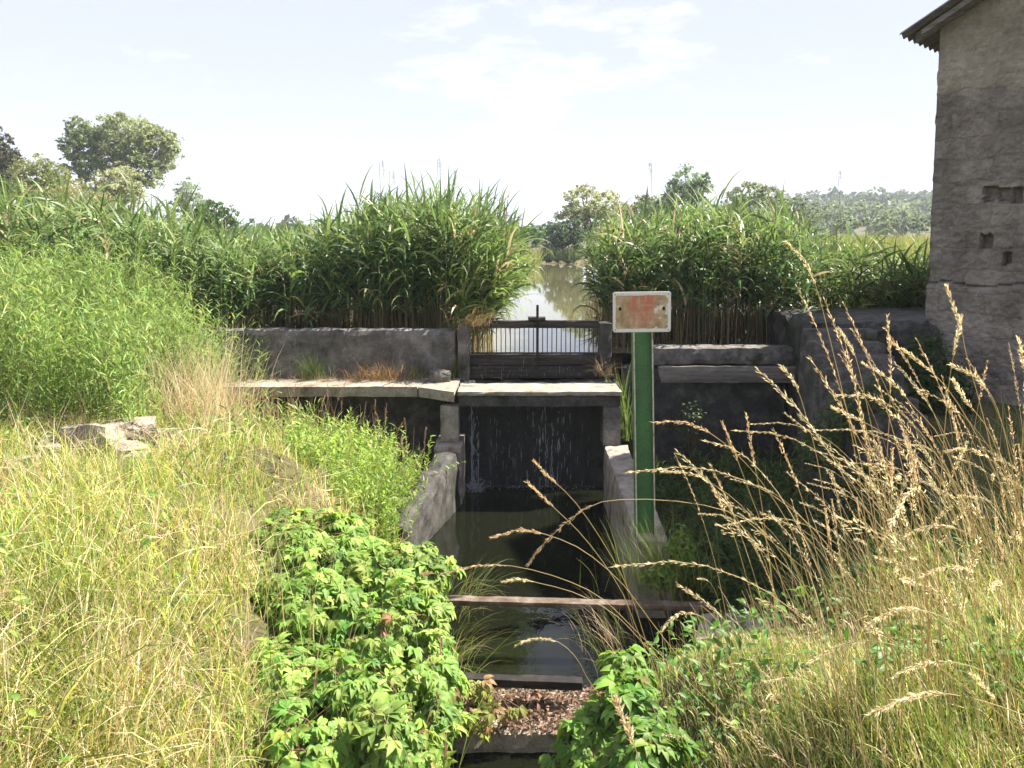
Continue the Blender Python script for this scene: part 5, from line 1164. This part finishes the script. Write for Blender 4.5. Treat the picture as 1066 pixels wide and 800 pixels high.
SP = [
 ([(818, 252), (836, 270), (850, 300), (868, 370), (884, 440), (898, 520), (906, 600)], 2.5, 62, 'tallest seed head stalk curving left in front of the right reeds', {}),
 ([(812, 380), (828, 400), (841, 440), (853, 490), (862, 560)], 2.6, 45, 'thin leaning stalk in front of the dark board end', {}),
 ([(985, 298), (1000, 340), (1006, 370), (1020, 420), (1040, 500)], 2.3, 60, 'forked looking seed head stalk against the shed wall', {}),
 ([(1001, 330), (990, 385), (984, 440), (978, 520)], 2.35, 45, 'straight stalk leaning right below the shed wall crack', {}),
 ([(924, 330), (927, 380), (926, 430), (922, 500), (918, 580)], 2.4, 90, 'upright stalk with long seed head before the stone steps', {'cols': RED}),
 ([(873, 343), (890, 370), (902, 420), (914, 480), (926, 560)], 2.6, 40, 'slim stalk leaning left between the tallest and the upright stalks', {}),
 ([(928, 357), (955, 375), (984, 402), (1012, 445), (1045, 510)], 2.2, 70, 'long arching stalk drooping left below the shed corner', {}),
 ([(898, 378), (925, 394), (948, 420), (978, 455), (1000, 510)], 2.35, 75, 'arching seed head crossing the upright stalk', {}),
 ([(870, 412), (905, 413), (935, 428), (962, 455), (990, 500)], 2.3, 80, 'drooping stalk level with the lower stone steps', {}),
 ([(866, 424), (890, 435), (918, 450), (955, 475), (1000, 520)], 2.5, 50, 'thin straight stalk slanting beneath the drooping one', {}),
 ([(680, 440), (715, 440), (745, 455), (772, 478), (800, 512), (828, 560), (845, 620)], 2.5, 70, 'seed head arching left across the green post', {'cols': RED}),
 ([(690, 491), (720, 493), (745, 506), (775, 530), (802, 570), (820, 630)], 2.6, 55, 'lower seed head arching left just right of the green post', {}),
 ([(550, 588), (570, 562), (612, 528), (655, 520), (720, 524), (770, 538), (810, 570)], 2.4, 95, 'longest stalk arching over the stream before the green post', {'cols': RED}),
 ([(512, 560), (540, 552), (566, 556), (605, 572), (645, 605), (680, 650)], 2.6, 60, 'drooping seed head hanging farthest over the middle of the stream', {'cols': RED}),
 ([(556, 480), (572, 497), (598, 522), (628, 565), (655, 615), (670, 660)], 2.8, 40, 'upper slanting stalk in front of the waterfall foot', {'cols': RED}),
 ([(549, 502), (575, 527), (610, 562), (645, 612), (665, 660)], 2.75, 45, 'lower slanting stalk in front of the waterfall foot', {'cols': RED}),
 ([(460, 598), (490, 590), (530, 589), (580, 601), (625, 622), (665, 660)], 2.9, 75, 'long low stalk reaching left almost to the creeper', {'cols': RED}),
 ([(522, 606), (540, 603), (560, 607), (600, 618), (640, 640), (670, 670)], 3.0, 40, 'short low stalk just above the long steel beam', {}),
 ([(537, 672), (556, 665), (580, 668), (600, 685), (615, 712), (640, 740)], 3.0, 50, 'pale nodding head above the dead leaf slab', {}),
 ([(641, 728), (650, 748), (660, 775), (668, 802), (680, 850)], 1.5, 95, 'thick pale seed head standing nearest the camera at the bottom', {'spl': .017, 'width': .007, 'n': 120, 'cols': [(.60, .48, .30), (.52, .38, .22)]}),
 ([(752, 440), (766, 475), (783, 520), (797, 560), (806, 620)], 2.7, 55, 'left slender stalk of the reddish cluster right of the post', {'cols': RED}),
 ([(742, 508), (755, 535), (768, 570), (782, 620)], 2.8, 40, 'lowest reddish stalk close to the green post', {'cols': RED}),
 ([(777, 432), (783, 470), (792, 520), (800, 580), (806, 630)], 2.75, 70, 'tall reddish stalk in the middle of the cluster right of the post', {'cols': RED}),
 ([(905, 744), (935, 730), (970, 722), (1015, 728), (1080, 750)], 1.6, 120, 'thick pale seed head lying across the bottom right grass', {'spl': .014, 'n': 150}),
 ([(905, 650), (935, 634), (975, 640), (1020, 665), (1060, 710)], 1.8, 90, 'pale drooping head above the thick one at bottom right', {}),
 ([(842, 690), (875, 672), (915, 668), (960, 684), (1010, 720)], 2.0, 80, 'pale drooping head low in the middle of the right grass', {}),
 ([(930, 705), (965, 690), (1005, 692), (1045, 712), (1085, 750)], 1.75, 90, 'pale arching head between the two thick ones at bottom right', {}),
 ([(960, 600), (990, 590), (1022, 600), (1050, 630), (1075, 680)], 1.9, 80, 'bent golden head left of the right photo edge above the thick heads', {}),
 ([(940, 560), (965, 548), (1000, 552), (1035, 580), (1065, 630)], 2.1, 80, 'long golden head arching left in the upper right grass', {}),
 ([(985, 470), (1010, 468), (1040, 485), (1066, 520), (1080, 560)], 2.0, 75, 'golden head arching left below the shed beside the right photo edge', {}),
 ([(1010, 700), (1030, 720), (1046, 750), (1058, 790), (1065, 830)], 1.7, 70, 'pale head leaning left in the bottom right corner', {}),
 ([(690, 655), (705, 640), (725, 640), (745, 655), (760, 690)], 2.6, 50, 'dry bent head in front of the pale concrete block', {}),
 ([(1060, 352), (1066, 380), (1072, 420), (1080, 480)], 2.1, 60, 'stalk at the right photo edge before the shed', {}),
 ([(990, 380), (1015, 392), (1036, 420), (1050, 470), (1062, 540)], 2.1, 70, 'curved stalk under the shed wall near the right edge', {}),
 ([(992, 395), (1008, 420), (1030, 450), (1048, 500)], 2.15, 60, 'second curved stalk just beneath the curved one by the shed', {}),
 ([(20, 440), (36, 480), (52, 560), (56, 640), (50, 690)], 3.6, 60, 'bleached dry stalk standing alone in the left meadow', {'group': 'dry stalks on the left bank', 'cols': [(.55, .44, .28)]}),
]
for k, (pix, Yd, hp, lab, kw) in enumerate(SP): stalk_px(pix, Yd, 200 + k, lab, hp, **kw)

# further stalks: ten patterns, copied over the bank
protos = []
rsp = np.random.RandomState(77)
def arc_path(L, a0, bend, n=7):
    p, a = [Vector((0, 0, 0))], a0
    for i in range(n): 
        a = a0 + bend * ((i + .5) / n) ** 2; p.append(p[-1] + Vector((-math.sin(a), 0, math.cos(a))) * L / n)
    return p
GEN = 'slender straw coloured grass stalk with a nodding seed head among many on the right bank'
for k in range(10):
    L = rsp.uniform(.8, 1.25)
    o = stalk(arc_path(L, rsp.uniform(-.05, .25), (.35, 1.7, .8, 1.2, .25, .6, 1.5, .9, .45, 1.1)[k]), 300 + k, GEN, L * rsp.uniform(.16, .32), cols=HEADC if k % 2 else RED if k % 4 == 0 else [(.70, .62, .40), (.58, .49, .27)], n=int(rsp.uniform(55, 100)), width=rsp.choice([.003, .005, .007, .013]), spl=rsp.uniform(.009, .014))
    protos.append(o)
def place(o, x, y, rz, s):
    o.location = (x, y, gz(x, y) - .01); o.rotation_euler = (0, 0, rz); o.scale = (s, s, s)
spots = []
while len(spots) < 155:
    y = rsp.uniform(1.9, 4.4); px = rsp.uniform(850, 1110) if rsp.uniform() < .87 else rsp.uniform(640, 860); x = (px - 533) / F * y
    if len(spots) > 115 and px < 930: continue
    if x < float(xr_edge(y)) + .3: continue
    if px < 860 and rsp.uniform() < .45: continue
    spots.append((x, y))
for i, (x, y) in enumerate(spots):
    src = protos[i % 10]
    if i < 10: o = src
    else:
        o = src.copy(); COL.objects.link(o)
        for ch in src.children:
            c = ch.copy(); COL.objects.link(c); c.parent = o
    place(o, x, y, rsp.normal(.2, .8), rsp.uniform(.7, 1.12) * (1.22 if x / y > .5 else 1))
# left: dry stalks by the walkway
g = Geo(); rs = np.random.RandomState(97); n = 260; px = rs.uniform(240, 470, n); Yv = rs.uniform(3.2, 5.1, n); x = (px - 533) / F * Yv
b = np.stack([x, Yv, ground(x, Yv) + .02], 1)
ribbons(g, b, rs.uniform(0, 6.3, n), rs.uniform(.35, .8, n), np.abs(rs.normal(.1, .2, n)), rs.normal(.2, .6, n), rs.uniform(.003, .007, n), 5, blade, pick([STRAW, TAN, (.26, .32, .08), (.18, .26, .06)], [2, 1, 2, 2], n, rs), twist=rs.normal(0, .6, n))
tag(g.build('straggling_grass', M['grass'], loc=(-.8, 4.2, H - 2)), 'loose grass blades growing up through the large creeper', 'grass', None, 'stuff')
GL = 'thin dry brown stalk with a feathery head in the hollow below the walkway'
src = None
for i in range(60):
    px = rsp.uniform(225, 450); Yd = rsp.uniform(6.9, 8.2); x = (px - 533) / F * Yd
    if i < 4:
        o = stalk(arc_path(rsp.uniform(.6, .85), rsp.uniform(-.1, .2), rsp.uniform(-.8, 1.0)), 400 + i, GL, .2, 'dry stalks below the walkway', cols=[(.34, .22, .15), (.42, .30, .20), (.28, .16, .11)], n=70, r=.0022, spl=.014, width=.012, scol=((.34, .24, .14), (.40, .29, .18)))
        protos.append(o)
    else:
        s_ = protos[10 + i % 4]; o = s_.copy(); COL.objects.link(o)
        for ch in s_.children: c = ch.copy(); COL.objects.link(c); c.parent = o
    place(o, x, Yd, rsp.uniform(0, 6.3), rsp.uniform(.7, 1.1))

# ------------------------------------------------------------------ sky, sun, air, camera
bm = bmesh.new(); bmesh.ops.create_cube(bm, size=1)
for q in bm.verts: q.co = Vector((q.co.x * 1900, 690 + q.co.y * 1640, -1 + (q.co.z + .5) * 80))
me = bpy.data.meshes.new('haze'); bm.to_mesh(me); bm.free()
hm = bpy.data.materials.new('thin summer haze'); hm.use_nodes = True; hn = hm.node_tree
hn.nodes.remove(hn.nodes['Principled BSDF']); pv = nd(hn, 'ShaderNodeVolumePrincipled'); pv.inputs['Density'].default_value = .0007; pv.inputs['Color'].default_value = (.82, .90, 1.0, 1)
hn.links.new(pv.outputs[0], hn.nodes['Material Output'].inputs['Volume'])
tag(link('haze', me, hm), 'thin pale summer haze over the pond and hills', 'haze', None, 'stuff')

SUN_AZ, SUN_EL = 70.0, 48.0
w = bpy.data.worlds.new('World'); scn.world = w; w.use_nodes = True
nt = w.node_tree; bg = nt.nodes['Background']
sky = nd(nt, 'ShaderNodeTexSky', sky_type='NISHITA'); sky.sun_disc = False; sky.sun_elevation = R(SUN_EL); sky.sun_rotation = R(SUN_AZ); sky.air_density = 1.0; sky.dust_density = 1.0; sky.ozone_density = 1.0
tc = nd(nt, 'ShaderNodeTexCoord'); mp = nd(nt, 'ShaderNodeMapping'); mp.inputs['Scale'].default_value = (1.0, 1.0, 3.2)
nt.links.new(tc.outputs['Generated'], mp.inputs['Vector'])
n1 = nd(nt, 'ShaderNodeTexNoise', Scale=6.5, Detail=9.0, Roughness=.62); nt.links.new(mp.outputs[0], n1.inputs['Vector'])
vd = nd(nt, 'ShaderNodeVectorMath', operation='DISTANCE'); vd.inputs[1].default_value = (.04, .965, .235); nt.links.new(tc.outputs['Generated'], vd.inputs[0])
vm = nd(nt, 'ShaderNodeMapRange'); vm.inputs[1].default_value = .04; vm.inputs[2].default_value = .26; vm.inputs[3].default_value = .12; vm.inputs[4].default_value = -.03; nt.links.new(vd.outputs['Value'], vm.inputs[0])
va = nd(nt, 'ShaderNodeMath', operation='ADD'); nt.links.new(n1.outputs['Fac'], va.inputs[0]); nt.links.new(vm.outputs[0], va.inputs[1])
cr = nd(nt, 'ShaderNodeMapRange'); cr.inputs[1].default_value = .60; cr.inputs[2].default_value = .78; cr.inputs[3].default_value = 0.0; cr.inputs[4].default_value = .75
nt.links.new(va.outputs[0], cr.inputs[0])
veil = nd(nt, 'ShaderNodeMix', data_type='RGBA'); veil.inputs['Factor'].default_value = .93; veil.inputs['B'].default_value = (4.35, 4.65, 5.95, 1)
nt.links.new(sky.outputs[0], veil.inputs['A'])
mx = nd(nt, 'ShaderNodeMix', data_type='RGBA'); nt.links.new(cr.outputs[0], mx.inputs['Factor']); nt.links.new(veil.outputs['Result'], mx.inputs['A']); mx.inputs['B'].default_value = (7.2, 7.2, 7.3, 1)
nt.links.new(mx.outputs['Result'], bg.inputs['Color']); bg.inputs['Strength'].default_value = .043

sl = bpy.data.lights.new('sun', 'SUN'); sl.energy = 5.0; sl.angle = R(.6); sl.color = (1.0, .94, .84)
so_ = bpy.data.objects.new('sun', sl); COL.objects.link(so_); so_.location = (10, 8, 20)
sd = Vector((math.sin(R(SUN_AZ)) * math.cos(R(SUN_EL)), math.cos(R(SUN_AZ)) * math.cos(R(SUN_EL)), math.sin(R(SUN_EL))))
so_.rotation_euler = sd.to_track_quat('Z', 'Y').to_euler()

cam = bpy.data.cameras.new('camera'); co = bpy.data.objects.new('camera', cam); COL.objects.link(co)
co.location = (0, 0, H); co.rotation_euler = (R(90 - PITCH), 0, 0)
cam.sensor_width = 36; cam.lens = 36 * F / 1066; cam.shift_y = (PYC - 400) / 1066; cam.clip_end = 5000; cam.clip_start = .05
scn.camera = co
scn.view_settings.view_transform = 'Standard'; scn.view_settings.look = 'None'; scn.view_settings.exposure = 1.97; scn.view_settings.gamma = 1
scn.cycles.max_bounces = 8; scn.cycles.transparent_max_bounces = 8; scn.cycles.use_denoising = True
